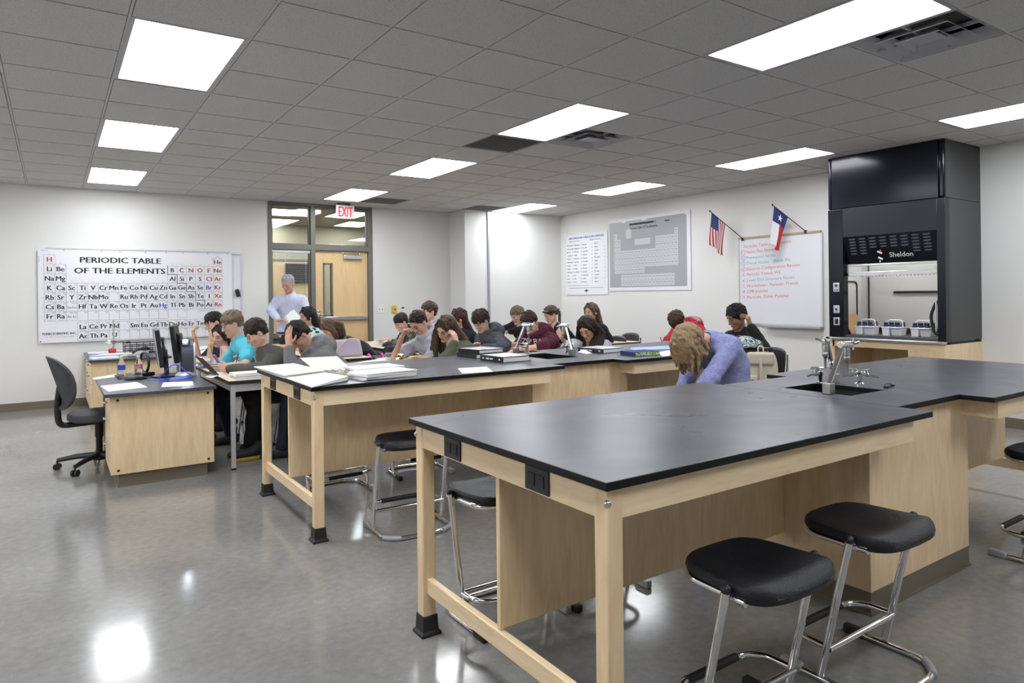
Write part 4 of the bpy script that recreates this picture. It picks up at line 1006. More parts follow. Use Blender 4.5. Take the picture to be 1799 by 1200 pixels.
MB().tube(bez([(-.03, 0, .385), (-.285, 0, .38), (-.295, 0, .55), (-.275, 0, .70)], 8, .06), .024, 10).build('back_arm', MA['black'], sc_, smooth=True)
MB().lathe([(.075, .39), (.08, .405), (.04, .41), (.032, .39), (.032, .26), (.026, .25), (.026, .13), (.045, .125), (.05, .065), (.02, .06)][::-1], n=18).build('column', MA['black'], sc_, smooth=True)
for k in range(5):
    a = 2.72 + k * 2 * PI / 5; c, s = math.cos(a), math.sin(a)
    l = MB().tube([(c * .03, s * .03, .105), (c * .17, s * .17, .10), (c * .31, s * .31, .078)], [.026, .022, .017], 8).build('base_leg', MA['black'], sc_, smooth=True)
    wv = MB()
    for q in (-.016, .016): wv.tube([(c * .31 - s * (q - .008), s * .31 + c * (q - .008), .027), (c * .31 - s * (q + .008), s * .31 + c * (q + .008), .027)], .027, 14)
    wv.cyl((c * .31, s * .31, .03), (c * .31, s * .31, .075), .008, 8); wv.build('caster', MA['black'], l)

# ================================================================ STUDENT TABLES
TZ = .735
MA['tableedge'] = mat('table_edge_black', (.012, .012, .012), .5)
def table0(L, D=.58):
    t = thing('student_table', 'x', 'table', group='two-seat student tables')
    MB().box((.002, .002, TZ - .004), (D - .002, L - .002, TZ)).build('table_top', MA['desktop'], t)
    MB().box((0, 0, TZ - .032), (D, L, TZ - .0041)).build('edge_band', MA['tableedge'], t, bevel=.004)
    m = MB().box((.03, .02, TZ - .095), (.05, L - .02, TZ - .032)).box((D - .05, .02, TZ - .095), (D - .03, L - .02, TZ - .032)).box((.03, .02, TZ - .095), (D - .03, .04, TZ - .032)).box((.03, L - .04, TZ - .095), (D - .03, L - .02, TZ - .032)); m.build('frame', MA['silver'], t)
    for x in (.02, D - .055):
        for y in (.012, L - .047):
            l = MB().box((x, y, .015), (x + .035, y + .035, TZ - .033)).build('leg', MA['silver'], t, bevel=.003)
            MB().box((x + .001, y + .001, 0), (x + .034, y + .034, .015)).build('foot', MA['black'], l)
    return t
tb0 = table0(1.5)
tabs = [(1.18, 5.87, 'student table in front of the teacher desk, its grey leg beside the desk cabinet'), (1.18, 7.40, 'student table of the first row, further back toward the periodic table wall'),
        (2.37, 7.16, 'student table with the lilac handbag on it'), (2.37, 8.69, 'student table of the second row in front of the teacher'),
        (2.92, 5.50, 'student table behind the second lab bench where two students prop their heads'), (3.55, 8.2, 'student table with a stack of books by the camouflage shirt boy'), (3.52, 6.67, 'student table of the boy in the charcoal hoodie'),
        (3.93, 5.35, 'student table of the boy in the maroon hoodie, behind the second bench sink'), (5.15, 7.25, 'student table of the blond boy in black near the far corner'),
        (6.28, 6.90, 'empty student table by the right wall with a chair behind it'), (5.55, 4.95, 'student table with an open book before the student in red')]
for k, (x, y, lab) in enumerate(tabs):
    s = tb0 if k == 0 else dup(tb0, (0, 0, 0)); s.location = (x, y, 0); s['label'] = lab
    if k in (10,): s.scale = (1, .58, 1)

# student chairs: local +x is the way the sitter faces
MA['shell'] = mat('chair_shell', (.018, .018, .02), .42)
def chair0():
    t = thing('student_chair', 'x', 'chair', group='black student chairs')
    def sf(u, v):
        a, b = u * 2 - 1, v * 2 - 1
        return Vector((.21 * a, .21 * b * (1 - .07 * a), .445 - .012 * (1 - a * a) * (1 - b * b) - .03 * max(0, a - .6) + .015 * b ** 4))
    MB().grid(sf, 10, 10).build('seat', MA['shell'], t, smooth=True, solid=.012)
    def bf(u, v):
        b, h = u * 2 - 1, v
        return Vector((-.21 - .06 * h - .0 + .05 * b * b, .205 * b * (1 - .12 * h * h), .54 + .27 * h - .04 * abs(b) ** 3 * h))
    bk = MB().grid(bf, 12, 8).build('backrest', MA['shell'], t, smooth=True, solid=.014)
    MB().tube([(-.285 + .012, .03 * math.cos(a) , .775 + .010 * math.sin(a)) for a in [2 * PI * k / 14 for k in range(14)]], .006, 6, closed=True).build('hand_hole_rim', MA['shell'], bk, smooth=True)
    for s in (-1, 1):
        MB().tube(bez([(-.20, s * .17, .43), (-.24, s * .185, .56), (-.262, s * .175, .74)], 6, .05), .011, 8).build('back_post', MA['chrome'], t, smooth=True)
        for x, xf in ((.15, .20), (-.16, -.235)):
            l = MB().tube([(x, s * .165, .425), (xf, s * .20, .012)], .0115, 10).build('leg', MA['chrome'], t, smooth=True)
            MB().lathe([(.014, 0), (.016, .008), (.012, .03)], (xf, s * .20, 0), 10).build('foot', MA['black'], l)
    return t
ch0 = chair0(); CHN = [0]
def chair(x, y, face, lab):
    s = ch0 if CHN[0] == 0 else dup(ch0, (0, 0, 0)); CHN[0] += 1
    s.location = (x, y, 0); s.rotation_euler = (0, 0, face); s['label'] = lab; return s
chair(7.12, 7.6, PI, 'empty black student chair behind the bare table by the right wall')
# ================================================================ PEOPLE
def V3(*a): return np.array(a, dtype=np.float64)
def nrm(v): return v / (np.linalg.norm(v) + 1e-9)
class Field:
    def __init__(s): s.p = []
    def rc(s, a, b, r1, r2, k=.02, op=0):
        a = np.asarray(a, float); b = np.asarray(b, float); r = max(r1, r2)
        s.p.append(('rc', (a, b, r1, r2), np.minimum(a, b) - r, np.maximum(a, b) + r, k, op)); return s
    def chain(s, pts, rs, k=.02, op=0):
        for i in range(len(pts) - 1): s.rc(pts[i], pts[i + 1], rs[i], rs[i + 1], k, op)
        return s
    def el(s, c, ax, r, k=.02, op=0):      # ax rows = axes
        c = np.asarray(c, float); ax = np.asarray(ax, float); r = np.asarray(r, float)
        e = np.sqrt(((ax * r[:, None]) ** 2).sum(0))
        s.p.append(('el', (c, ax, r), c - e, c + e, k, op)); return s
    def plane(s, p, n, k=.004):            # removes the side n points to
        s.p.append(('pl', (np.asarray(p, float), nrm(np.asarray(n, float))), None, None, k, 1)); return s
    def bounds(s):
        lo = np.min([q[2] for q in s.p if q[2] is not None and q[5] == 0], axis=0); hi = np.max([q[3] for q in s.p if q[3] is not None and q[5] == 0], axis=0)
        return lo, hi
    def mesh(s, h, noise=None, lo=None, hi=None):
        l, u = s.bounds(); pad = 3 * h
        l = l - pad; u = u + pad
        if lo is not None: l = np.maximum(l, lo)
        if hi is not None: u = np.minimum(u, hi)
        n = np.maximum(np.ceil((u - l) / h).astype(int) + 1, 2)
        F = np.full(n, .5, dtype=np.float32)
        gx = [l[i] + h * np.arange(n[i]) for i in range(3)]
        for kind, a, plo, phi, k, op in s.p:
            if plo is None: i0 = np.zeros(3, int); i1 = n.copy()
            else:
                m = k + 3 * h
                i0 = np.clip(np.floor((plo - m - l) / h).astype(int), 0, n); i1 = np.clip(np.ceil((phi + m - l) / h).astype(int) + 1, 0, n)
            if np.any(i1 <= i0): continue
            X = gx[0][i0[0]:i1[0], None, None]; Y = gx[1][None, i0[1]:i1[1], None]; Z = gx[2][None, None, i0[2]:i1[2]]
            if kind == 'rc':
                p, q, r1, r2 = a; d = q - p; L = max(float(d @ d), 1e-9)
                t = np.clip(((X - p[0]) * d[0] + (Y - p[1]) * d[1] + (Z - p[2]) * d[2]) / L, 0, 1)
                D = np.sqrt((X - p[0] - t * d[0]) ** 2 + (Y - p[1] - t * d[1]) ** 2 + (Z - p[2] - t * d[2]) ** 2) - (r1 + (r2 - r1) * t)
            elif kind == 'el':
                c, ax, r = a
                w = [(X - c[0]) * ax[i][0] + (Y - c[1]) * ax[i][1] + (Z - c[2]) * ax[i][2] for i in range(3)]
                k0 = np.sqrt(sum((w[i] / r[i]) ** 2 for i in range(3))); k1 = np.sqrt(sum((w[i] / r[i] ** 2) ** 2 for i in range(3))) + 1e-6
                D = k0 * (k0 - 1) / k1
            else:
                p, nn = a; D = -((X - p[0]) * nn[0] + (Y - p[1]) * nn[1] + (Z - p[2]) * nn[2]) + 0 * F
            sl = tuple(slice(i0[i], i1[i]) for i in range(3)); A = F[sl]
            if op == 0:
                hh = np.clip(.5 + .5 * (A - D) / k, 0, 1); F[sl] = A * (1 - hh) + D * hh - k * hh * (1 - hh)
            else:
                D = -D; hh = np.clip(.5 + .5 * (D - A) / k, 0, 1); F[sl] = A * (1 - hh) + D * hh + k * hh * (1 - hh)
        if noise is not None:
            F += noise(gx[0][:, None, None], gx[1][None, :, None], gx[2][None, None, :]).astype(np.float32)
        return nets(F, l, h)
CORN = [(i, j, k) for i in (0, 1) for j in (0, 1) for k in (0, 1)]
EDG = [(a, b) for a in CORN for b in CORN if sum(abs(x - y) for x, y in zip(a, b)) == 1 and a < b]
def nets(F, o, h):
    S = F < 0; n = F.shape
    cnt = np.zeros([q - 1 for q in n], np.int8)
    for c in CORN: cnt += S[c[0]:n[0] - 1 + c[0], c[1]:n[1] - 1 + c[1], c[2]:n[2] - 1 + c[2]]
    act = (cnt > 0) & (cnt < 8); ij = np.argwhere(act)
    if len(ij) == 0: return np.zeros((0, 3)), np.zeros((0, 4), int)
    idx = np.full(act.shape, -1, np.int32); idx[act] = np.arange(len(ij))
    pos = np.zeros((len(ij), 3)); w = np.zeros(len(ij))
    val = {c: F[ij[:, 0] + c[0], ij[:, 1] + c[1], ij[:, 2] + c[2]] for c in CORN}
    for a, b in EDG:
        fa, fb = val[a], val[b]; m = (fa < 0) != (fb < 0)
        t = np.where(m, fa / np.where(m, fa - fb, 1), 0)
        pos += m[:, None] * (np.array(a) + (np.array(b) - np.array(a)) * t[:, None]); w += m
    vs = o + h * (ij + pos / w[:, None]); Q = []
    for ax in range(3):
        b, c = (ax + 1) % 3, (ax + 2) % 3
        sl0 = [slice(None)] * 3; sl1 = [slice(None)] * 3; sl0[ax] = slice(0, -1); sl1[ax] = slice(1, None)
        ch = S[tuple(sl0)] != S[tuple(sl1)]; e = np.argwhere(ch)
        e = e[(e[:, b] > 0) & (e[:, c] > 0) & (e[:, b] < n[b] - 1) & (e[:, c] < n[c] - 1)]
        if len(e) == 0: continue
        def I(db, dc):
            q = e.copy(); q[:, b] -= db; q[:, c] -= dc; return idx[q[:, 0], q[:, 1], q[:, 2]]
        quad = np.stack([I(1, 1), I(0, 1), I(0, 0), I(1, 0)], 1)
        ins = S[e[:, 0], e[:, 1], e[:, 2]]
        quad[~ins] = quad[~ins][:, ::-1]; Q.append(quad)
    Q = np.concatenate(Q); Q = Q[(Q >= 0).all(1)]
    return vs, Q
def np_mesh(name, parts, mt, parent):
    vs = np.concatenate([p[0] for p in parts]); off = np.cumsum([0] + [len(p[0]) for p in parts[:-1]])
    q = np.concatenate([p[1] + o for p, o in zip(parts, off)]).astype(np.int32)
    me = bpy.data.meshes.new(name); me.vertices.add(len(vs)); me.vertices.foreach_set('co', vs.astype(np.float32).ravel())
    me.loops.add(q.size); me.loops.foreach_set('vertex_index', q.ravel())
    me.polygons.add(len(q)); me.polygons.foreach_set('loop_start', np.arange(0, q.size, 4, dtype=np.int32)); me.polygons.foreach_set('loop_total', np.full(len(q), 4, np.int32))
    me.polygons.foreach_set('use_smooth', [True] * len(q)); me.materials.append(mt); me.update(calc_edges=True); me.validate()
    o = bpy.data.objects.new(name, me); COL.objects.link(o); o.parent = parent; return o
def folds(amp, seed, fr=26):
    r = np.random.RandomState(seed); K = r.normal(size=(5, 3)) * fr; ph = r.uniform(0, 6.28, 5)
    def f(X, Y, Z):
        a = 0
        for k in range(5): a = a + 1 - 2 * np.abs(np.sin(.5 * (K[k][0] * X + K[k][1] * Y + K[k][2] * Z) + ph[k] + .8 * np.sin(9 * Z + 7 * X + ph[k])))
        return amp * a / 1.7
    return f

SKIN = {}
def skin(c):
    if c not in SKIN:
        m = mat('skin', c, 0.5, spec=.35); m.node_tree.nodes['Principled BSDF'].inputs['Subsurface Weight'].default_value = 0.08
        m.node_tree.nodes['Principled BSDF'].inputs['Subsurface Radius'].default_value = (.02, .008, .004); SKIN[c] = m
    return SKIN[c]
HAIRM = {}
def hairm(c, hl=.42):
    if c not in HAIRM:
        m = mat('hair', c, 0.5, spec=.28, bump=.7, bscale=5, var=hl, vscale=5, stretch=(42, 42, 5)); HAIRM[c] = m
    return HAIRM[c]
PALE, TAN, BRN, MED = (.64, .39, .29), (.55, .32, .22), (.29, .15, .09), (.56, .33, .23)
MA['lash'] = mat('eyelash', (.03, .02, .018), .6); MA['lips'] = mat('lips', (.42, .16, .14), .5)
MA['jeans'] = mat('dark_jeans', (.018, .022, .04), .85, bump=.2, bscale=200); MA['khaki'] = mat('dark_trousers', (.016, .016, .018), .8)
MA['shoe'] = mat('shoe_black', (.02, .02, .025), .6)
CL = {}
def cloth(nm, c, var=0.0, vs=30, bump=.45, rough=.88, stretch=None, bs=45):
    if nm not in CL: CL[nm] = mat(nm, c, rough, var=var, vscale=vs, bump=bump, bscale=bs, stretch=stretch, spec=.25)
    return CL[nm]
def solve(S, Wt, l1, l2, pole):
    d = Wt - S; L = np.linalg.norm(d); mx = (l1 + l2) * .995
    if L > mx: Wt = S + d / L * mx; d = Wt - S; L = mx
    L = max(L, abs(l1 - l2) + .02); n = d / L
    a = (l1 * l1 - l2 * l2 + L * L) / (2 * L); hh = math.sqrt(max(l1 * l1 - a * a, 0))
    p = pole - n * (pole @ n); return S + n * a + nrm(p) * hh, Wt
def hand(F, w, d, pn, curl, sc=1.0, th=1):
    d = nrm(d); pn = nrm(pn - d * (pn @ d)); sd = np.cross(pn, d) * th
    def rot(v, ang): return nrm(v * math.cos(ang) + pn * math.sin(ang))
    for i, (o, ln, r) in enumerate(((.030, .92, .0088), (.0105, 1.04, .0092), (-.0095, .98, .0088), (-.028, .78, .0078))):
        k = w + d * (.083 - .006 * abs(i - 1)) * sc + sd * o * sc
        F.rc(w + sd * o * .55 * sc, k, .0155 * sc, .0115 * sc, .014)
        p = k; dirn = nrm(d + sd * o * 2.2)
        for j, sg in enumerate((.040, .026, .021)):
            a = curl * (.7 + .5 * j) + .05 * i * curl
            dd = nrm(dirn * math.cos(a) + pn * math.sin(a)); q = p + dd * sg * ln * sc
            F.rc(p, q, (r - .0006 * j) * sc, (r - .0006 * (j + 1)) * sc, .004); p = q
    t0 = w + d * .022 * sc + sd * .022 * sc + pn * .006; t1 = t0 + nrm(d * .55 + sd * .75 + pn * .25) * .042 * sc; t2 = t1 + nrm(d * .85 + sd * .25 + pn * (.2 + .3 * curl)) * .034 * sc
    F.rc(t0, t1, .0135 * sc, .0105 * sc, .010).rc(t1, t2, .0102 * sc, .008 * sc, .004)
PC = [0]; PEOPLE = {}
def person(lab, head, face, pitch=.4, hyaw=0.0, roll=0.0, sex='m', hair='short', hc=(.03, .02, .014), sk=PALE, top=None, style='hoodie', arms=None, pants=None, stand=False, sleeve=1.0,
           lean=None, neck=None, falls=None, chest=None, seat=.455, hs=1.0, sleeve2=None, wide=1.0, chairlab=None, knees=0.0, twist=0.0, torso=.47):
    PC[0] += 1; seed = PC[0]
    H = np.array(head, float) if len(head) == 3 and not isinstance(head[2], str) else None
    f0 = V3(math.cos(face), math.sin(face), 0); l0 = V3(-math.sin(face), math.cos(face), 0); u0 = V3(0, 0, 1)
    ha = face + hyaw; fh = V3(math.cos(ha), math.sin(ha), 0); lh = V3(-math.sin(ha), math.cos(ha), 0)
    f = fh * math.cos(pitch) - u0 * math.sin(pitch); u = u0 * math.cos(pitch) + fh * math.sin(pitch); l = lh
    l, u = l * math.cos(roll) + u * math.sin(roll), u * math.cos(roll) - l * math.sin(roll)
    pn = pitch * .55 if neck is None else neck; nv = nrm(u0 * math.cos(pn) + f0 * math.sin(pn))
    S = H - nv * .20 * hs - f0 * .01
    if stand: P = V3(S[0], S[1], 0) - f0 * .05; P[2] = S[2] - .52
    else:
        pz = seat + .095; dz = S[2] - pz; d = lean if lean is not None else math.sqrt(max(torso ** 2 - dz * dz, .01))
        P = V3(S[0], S[1], 0) - f0 * d; P[2] = pz
    root = thing('person', lab, 'person', (P[0], P[1], 0)); off = V3(P[0], P[1], 0)
    H = H - off; S = S - off; P = P - off
    sw = (.165 if sex == 'm' else .148) * wide; lt = nrm(l0 + f0 * twist)
    mid = (P + S) / 2 - f0 * (.055 if not stand else .01) + u0 * .02
    up = nrm(S - mid)
    def torso_(F, t, k=.05):
        F.el(P + u0 * .0, [f0, l0, u0], (.105 + t, (.165 if sex == 'm' else .17) * wide + t, .10 + t), k)
        for s in (-1, 1):
            F.chain([P + l0 * s * .075, mid + l0 * s * .068 * wide, S - up * .10 + lt * s * .085 * wide], [.105 + t, (.098 if sex == 'm' else .088) + t, .102 + t], k)
        F.rc(S - up * .045 - lt * (sw - .045), S - up * .045 + lt * (sw - .045), .058 + t, .058 + t, k)
        F.rc(S - up * .03, S + nv * .03, .075 + t, .055 + t, .04)
    # arms
    A = []
    for s, key in ((1, 'L'), (-1, 'R')):
        sp = (arms or {}).get(key, {})
        J = S - up * .055 + lt * s * sw
        wt = np.array(sp['w'], float) - off if 'w' in sp else J + f0 * sp.get('fw', .36) - l0 * s * sp.get('in', .08) + u0 * ((sp.get('z', .775)) - J[2] if not stand else -.3)
        pole = np.array(sp['pole'], float) if 'pole' in sp else (l0 * s * .6 - u0 * .8 - f0 * .1)
        ua, fa = (.285, .255) if sex == 'm' else (.265, .24)
        if 'e' in sp:
            E = np.array(sp['e'], float) - off
            d = E - J; 
            if np.linalg.norm(d) > ua * 1.25: E = J + nrm(d) * ua * 1.25
            W_ = wt
        else: E, W_ = solve(J, wt, ua, fa, pole)
        A.append((J, E, W_, s, sp))
    hips = [P + l0 * s * .088 - u0 * .01 for s in (-1, 1)]; legs = []
    for i, s in enumerate((-1, 1)):
        hp = hips[i]
        if stand: kn = hp - u0 * (hp[2] - .48) + f0 * .03; an = V3(kn[0], kn[1], .075) - f0 * .02
        else:
            kn = hp + f0 * .42 + l0 * s * (.03 + knees); kn[2] = seat + .065; an = kn + f0 * (.06 if (seed + i) % 2 else -.10) + l0 * s * .01; an[2] = .08
        legs.append((hp, kn, an))
    B = Field(); torso_(B, 0)
    B.rc(S, H + u * -.03 - f * .02, .053, .047, .02)
    for J, E, W_, s, sp in A: B.chain([J, E, W_], [.046 * wide, .036, .025], .02)
    for hp, kn, an in legs: B.chain([hp, kn, an], [.082, .056, .037], .03); B.rc(an, an + f0 * .02 - u0 * .03, .036, .036, .02)
    parts = [B.mesh(.013)]
    # head
    HD = Field(); ax = [f, l, u]
    def hp_(a, b, c): return H + hs * (f * a + l * b + u * c)
    HD.rc(S + nv * .02, hp_(-.018, 0, -.05), .050 if sex == 'm' else .044, .046 if sex == 'm' else .041, .02)
    HD.el(hp_(-.008, 0, .032), ax, np.array((.098, .077, .088)) * hs, .02)
    HD.el(hp_(.026, 0, -.032), ax, np.array((.066, .060, .088)) * hs, .03)
    for s in (-1, 1): HD.rc(hp_(.005, s * .047, -.058), hp_(.068, s * .012, -.104), .022, .017, .025); HD.el(hp_(.062, s * .036, -.028), ax, (.024, .022, .022), .02)
    HD.rc(hp_(.08, -.032, .020), hp_(.08, .032, .020), .0125, .0125, .014)
    for s in (-1, 1): HD.el(hp_(.102, s * .031, -.004), ax, (.018, .016, .012), .012, 1)
    HD.rc(hp_(.090, 0, .010), hp_(.108, 0, -.034), .0075, .0125, .010)
    for s in (-1, 1): HD.el(hp_(.097, s * .010, -.038), ax, (.011, .008, .008), .006)
    HD.rc(hp_(.088, -.016, -.066), hp_(.088, .016, -.066), .0085, .0085, .008); HD.rc(hp_(.086, -.014, -.079), hp_(.086, .014, -.079), .0085, .0085, .006)
    HD.el(hp_(.082, 0, -.106), ax, (.018, .02, .015), .014)
    for s in (-1, 1):
        HD.el(hp_(-.006, s * .077, -.012), ax, (.017, .0075, .031), .006); HD.el(hp_(.0, s * .084, -.010), ax, (.008, .005, .018), .006, 1)
    parts.append(HD.mesh(.0052 if hs > .5 else .006))
    HL = []
    for J, E, W_, s, sp in A:
        hf = Field(); dr = nrm(W_ - E); hd = nrm(np.array(sp['hd'], float)) if 'hd' in sp else nrm(dr + f0 * .2 - u0 * .05)
        pl = np.array(sp['pn'], float) if 'pn' in sp else -u0
        hf.rc(W_ - dr * .07, W_, .031, .0245, .01); hand(hf, W_, hd, pl, sp.get('curl', .35), .98 if sex == 'm' else .9, th=s if sp.get('flip') is None else -s)
        parts.append(hf.mesh(.0046)); HL.append((W_, hd, pl))
    skm = skin(sk); body = np_mesh('body', parts, skm, root)
    # face details
    for s in (-1, 1):
        MB().ball((0, 0, 0), (.005, .0125, .0036), 10).xf(Matrix([list(f) + [0], list(l) + [0], list(u) + [0], [0, 0, 0, 1]]).transposed() if 0 else Matrix(((f[0], l[0], u[0], hp_(.0885, s * .031, -.006)[0]), (f[1], l[1], u[1], hp_(.0885, s * .031, -.006)[1]), (f[2], l[2], u[2], hp_(.0885, s * .031, -.006)[2]), (0, 0, 0, 1)))).build('eye', MA['lash'], root, smooth=True)
        MB().tube([tuple(hp_(.0925, s * .014, .019)), tuple(hp_(.093, s * .030, .025)), tuple(hp_(.080, s * .05, .019))], [.0035, .0042, .002], 6).build('eyebrow', hairm(hc), root, smooth=True)
    c = hp_(.0955, 0, -.0725)
    MB().ball((0, 0, 0), (.006, .021, .0095), 10).xf(Matrix(((f[0], l[0], u[0], c[0]), (f[1], l[1], u[1], c[1]), (f[2], l[2], u[2], c[2]), (0, 0, 0, 1)))).build('lips', MA['lips'], root, smooth=True)
    # hair
    HF = Field(); hn = folds(.0016 if hair != 'afro' else .004, seed, 110 if hair != 'afro' else 150); hh = .006; rng = np.random.RandomState(seed + 40)
    def tufts(n, g, ln, low, r0=.0125):
        c = hp_(-.012, 0, .036); crown = nrm(-f * .35 + u)
        for q in range(n):
            d = nrm(rng.normal(size=3)); z = d @ u; x = d @ f
            if hair in ('crop', 'grey', 'afro'):
                e_ = (d @ f * .097 - .130, d @ l * .078, z * .088 + .071); 
                if (e_[0] / .084) ** 2 + (e_[1] / .098) ** 2 + (e_[2] / .113) ** 2 < 1.12: continue
            if z < low + ((.42 if hair in ('short', 'mop') else .85) if x > .3 else 0): continue
            p = c + (f * (d @ f) * .097 + l * (d @ l) * .078 + u * z * .088) * hs * g
            t_ = d - crown * (d @ crown); t_ = -crown * .75 + t_ * 1.3 + (l * .5 * (1 if seed % 2 else -1) if x > .3 else 0) + rng.normal(size=3) * .35
            t_ = nrm(t_ - d * (t_ @ d)) + d * .16
            HF.rc(p, p + t_ * ln * rng.uniform(.7, 1.25), r0, .0035, .007)
    if hair in ('short', 'crop', 'mop', 'afro', 'grey'):
        g = {'short': 1.0, 'crop': .99, 'mop': 1.05, 'afro': 1.06, 'grey': .985}[hair]
        HF.el(hp_(-.014, 0, .036), ax, np.array((.102, .082, .092)) * hs * g, .02)
        HF.el(hp_(-.052, 0, -.028), ax, np.array((.052, .062, .055)) * hs, .02)
        if hair in ('crop', 'grey', 'afro'): HF.el(hp_(.118, 0, -.035), ax, np.array((.080, .092, .108)) * hs, .008, 1)
        else: HF.el(hp_(.114, 0, -.048), ax, np.array((.080, .100, .105)) * hs, .008, 1)
        if hair == 'afro': tufts(150, 1.05, .010, -.15, .014)
        else: tufts({'short': 120, 'mop': 130, 'crop': 110, 'grey': 110}[hair], g, {'short': .034, 'mop': .046, 'crop': .018, 'grey': .026}[hair], -.35)
        for s in (-1, 1): HF.el(hp_(.004, s * .087, -.024), ax, np.array((.026, .03, .040)) * hs, .006, 1)
        HF.plane(hp_(-.1, 0, -.066 if hair != 'mop' else -.082), -u + f * .30)
    else:
        HF.el(hp_(-.014, 0, .036), ax, np.array((.103, .084, .092)) * hs, .02)
        HF.el(hp_(-.05, 0, -.02), ax, np.array((.064, .075, .085)) * hs, .02)
        HF.el(hp_(.120, 0, -.050), ax, np.array((.080, .070, .125)) * hs, .006, 1)
        if hair != 'up':
            for s in (-1, 1): HF.chain([hp_(.045, s * .022, .118), hp_(.060, s * .064, .055), hp_(.030, s * .084, -.03)], [.014, .015, .016], .015)
            for a, b, r1, r2 in (falls(hp_, S, H, f0, l0) if falls else []):
                n = len(a); A_ = [np.asarray(p, float) for p in a]
                HF.chain(A_, [r1 * .92] * (n - 1) + [r2 * .8], .018)
                for q in range(6):
                    o1 = rng.normal(size=3) * r1 * .48; o2 = o1 * 1.25 + rng.normal(size=3) * r1 * .3
                    pts = []
                    for w_ in range(n - 1):
                        for tt in (0, .5): pts.append(A_[w_] * (1 - tt) + A_[w_ + 1] * tt)
                    pts.append(A_[-1] + V3(0, 0, rng.uniform(-.03, .02))); m_ = len(pts)
                    pts = [p + (o1 * (1 - e / m_) + o2 * e / m_) * min(1, .3 + e / 2) for e, p in enumerate(pts)]
                    HF.chain(pts, [r1 * .46] * (m_ - 2) + [r1 * .36, r2 * .25], .009)
        if hair == 'up': HF.plane(hp_(-.1, 0, -.045), -u + f * .3)
        tufts(60, 1.0, .04, -.1, .010)
    hobj = np_mesh('hair', [HF.mesh(hh, hn)], hairm(hc), root)
    # clothes
    t = {'hoodie': .022, 'sweater': .017, 'tee': .012, 'shirt': .014, 'jacket': .022}[style]
    C = Field(); torso_(C, t, .05)
    for J, E, W_, s, sp in A:
        sl = sp.get('sleeve', sleeve)
        if sl <= 0: continue
        if sl <= .5:
            q = J + (E - J) * (sl * 2); C.rc(J, q, .05 * wide + t, .046 + t, .035); C.plane if 0 else None
        else:
            q = E + (W_ - E) * ((sl - .5) * 2 - .05); C.chain([J, E, q], [.048 * wide + t, .041 + t, .029 + t * .75], .03)
            if style in ('hoodie', 'sweater'): C.rc(q, q - (W_ - E) * .06, .026 + t * .8, .028 + t * .8, .006)
    C.rc(S + nv * (.040 if style != 'shirt' else .03) + f0 * .012, H - u * .02, .058, .072 if style != 'shirt' else .085, .006, 1)
    if style == 'hoodie':
        b0 = S + nv * .075 - f0 * .02
        ring_ = [b0 + f0 * .080 * math.cos(a) + l0 * .098 * math.sin(a) + u0 * (.0 - .045 * math.cos(a)) - f0 * .020 for a in np.linspace(.42, 2 * PI - .42, 9)]
        C.chain(ring_, [.018, .028, .038, .046, .050, .046, .038, .028, .018], .012)
        C.el(S - f0 * .145 + u0 * .055, [f0, l0, u0], (.070, .125, .085), .02)
    if style in ('shirt', 'jacket'):
        b0 = S + nv * .058
        C.chain([b0 + f0 * .064 * math.cos(a) + l0 * .070 * math.sin(a) + u0 * (-.010 - .020 * math.cos(a)) for a in np.linspace(.35, 2 * PI - .35, 9)], [.010] * 9, .008)
    if style in ('tee', 'sweater') and sex == 'f': C.el(S + f0 * .075 + u0 * .01, [f0, l0, u0], (.06, .055, .05), .01, 1)
    if not stand: C.plane(P - u0 * .075, -u0)
    else: C.plane(P - u0 * .02, -u0)
    tp = np_mesh({'tee': 't_shirt'}.get(style, style), [C.mesh(.0095, folds({'hoodie': .0055, 'jacket': .006, 'tee': .0032, 'sweater': .0036, 'shirt': .0034}[style], seed * 3 + 1, 30))], top, root)
    L_ = Field(); L_.el(P - u0 * .01, [f0, l0, u0], (.112, .172, .10), .04)
    for hp, kn, an in legs: L_.chain([hp, kn, an + u0 * .02], [.09, .066, .05], .03)
    np_mesh('trousers', [L_.mesh(.014, folds(.004, seed * 5))], pants or (MA['jeans'] if seed % 2 else MA['khaki']), root)
    for hp, kn, an in legs:
        q = Field(); hl = an - f0 * .03; hl[2] = .042; toe = an + f0 * .155; toe[2] = .034
        q.rc(hl, toe, .042, .034, .02).rc(an, hl, .042, .04, .03); q.plane(V3(0, 0, .002), -u0)
        np_mesh('shoe', [q.mesh(.010)], MA['shoe'], root)
    info = dict(root=root, H=H, S=S, P=P, f=f, l=l, u=u, f0=f0, l0=l0, up=up, hp=hp_, off=off, hands=HL, cloth=C, top=tp, body=body, hairobj=hobj, A=A)
    if chest: chest_text(info, *chest)
    if not stand and chairlab: chair(off[0] - f0[0] * .02, off[1] - f0[1] * .02, face, chairlab)
    PEOPLE[seed] = info; return info
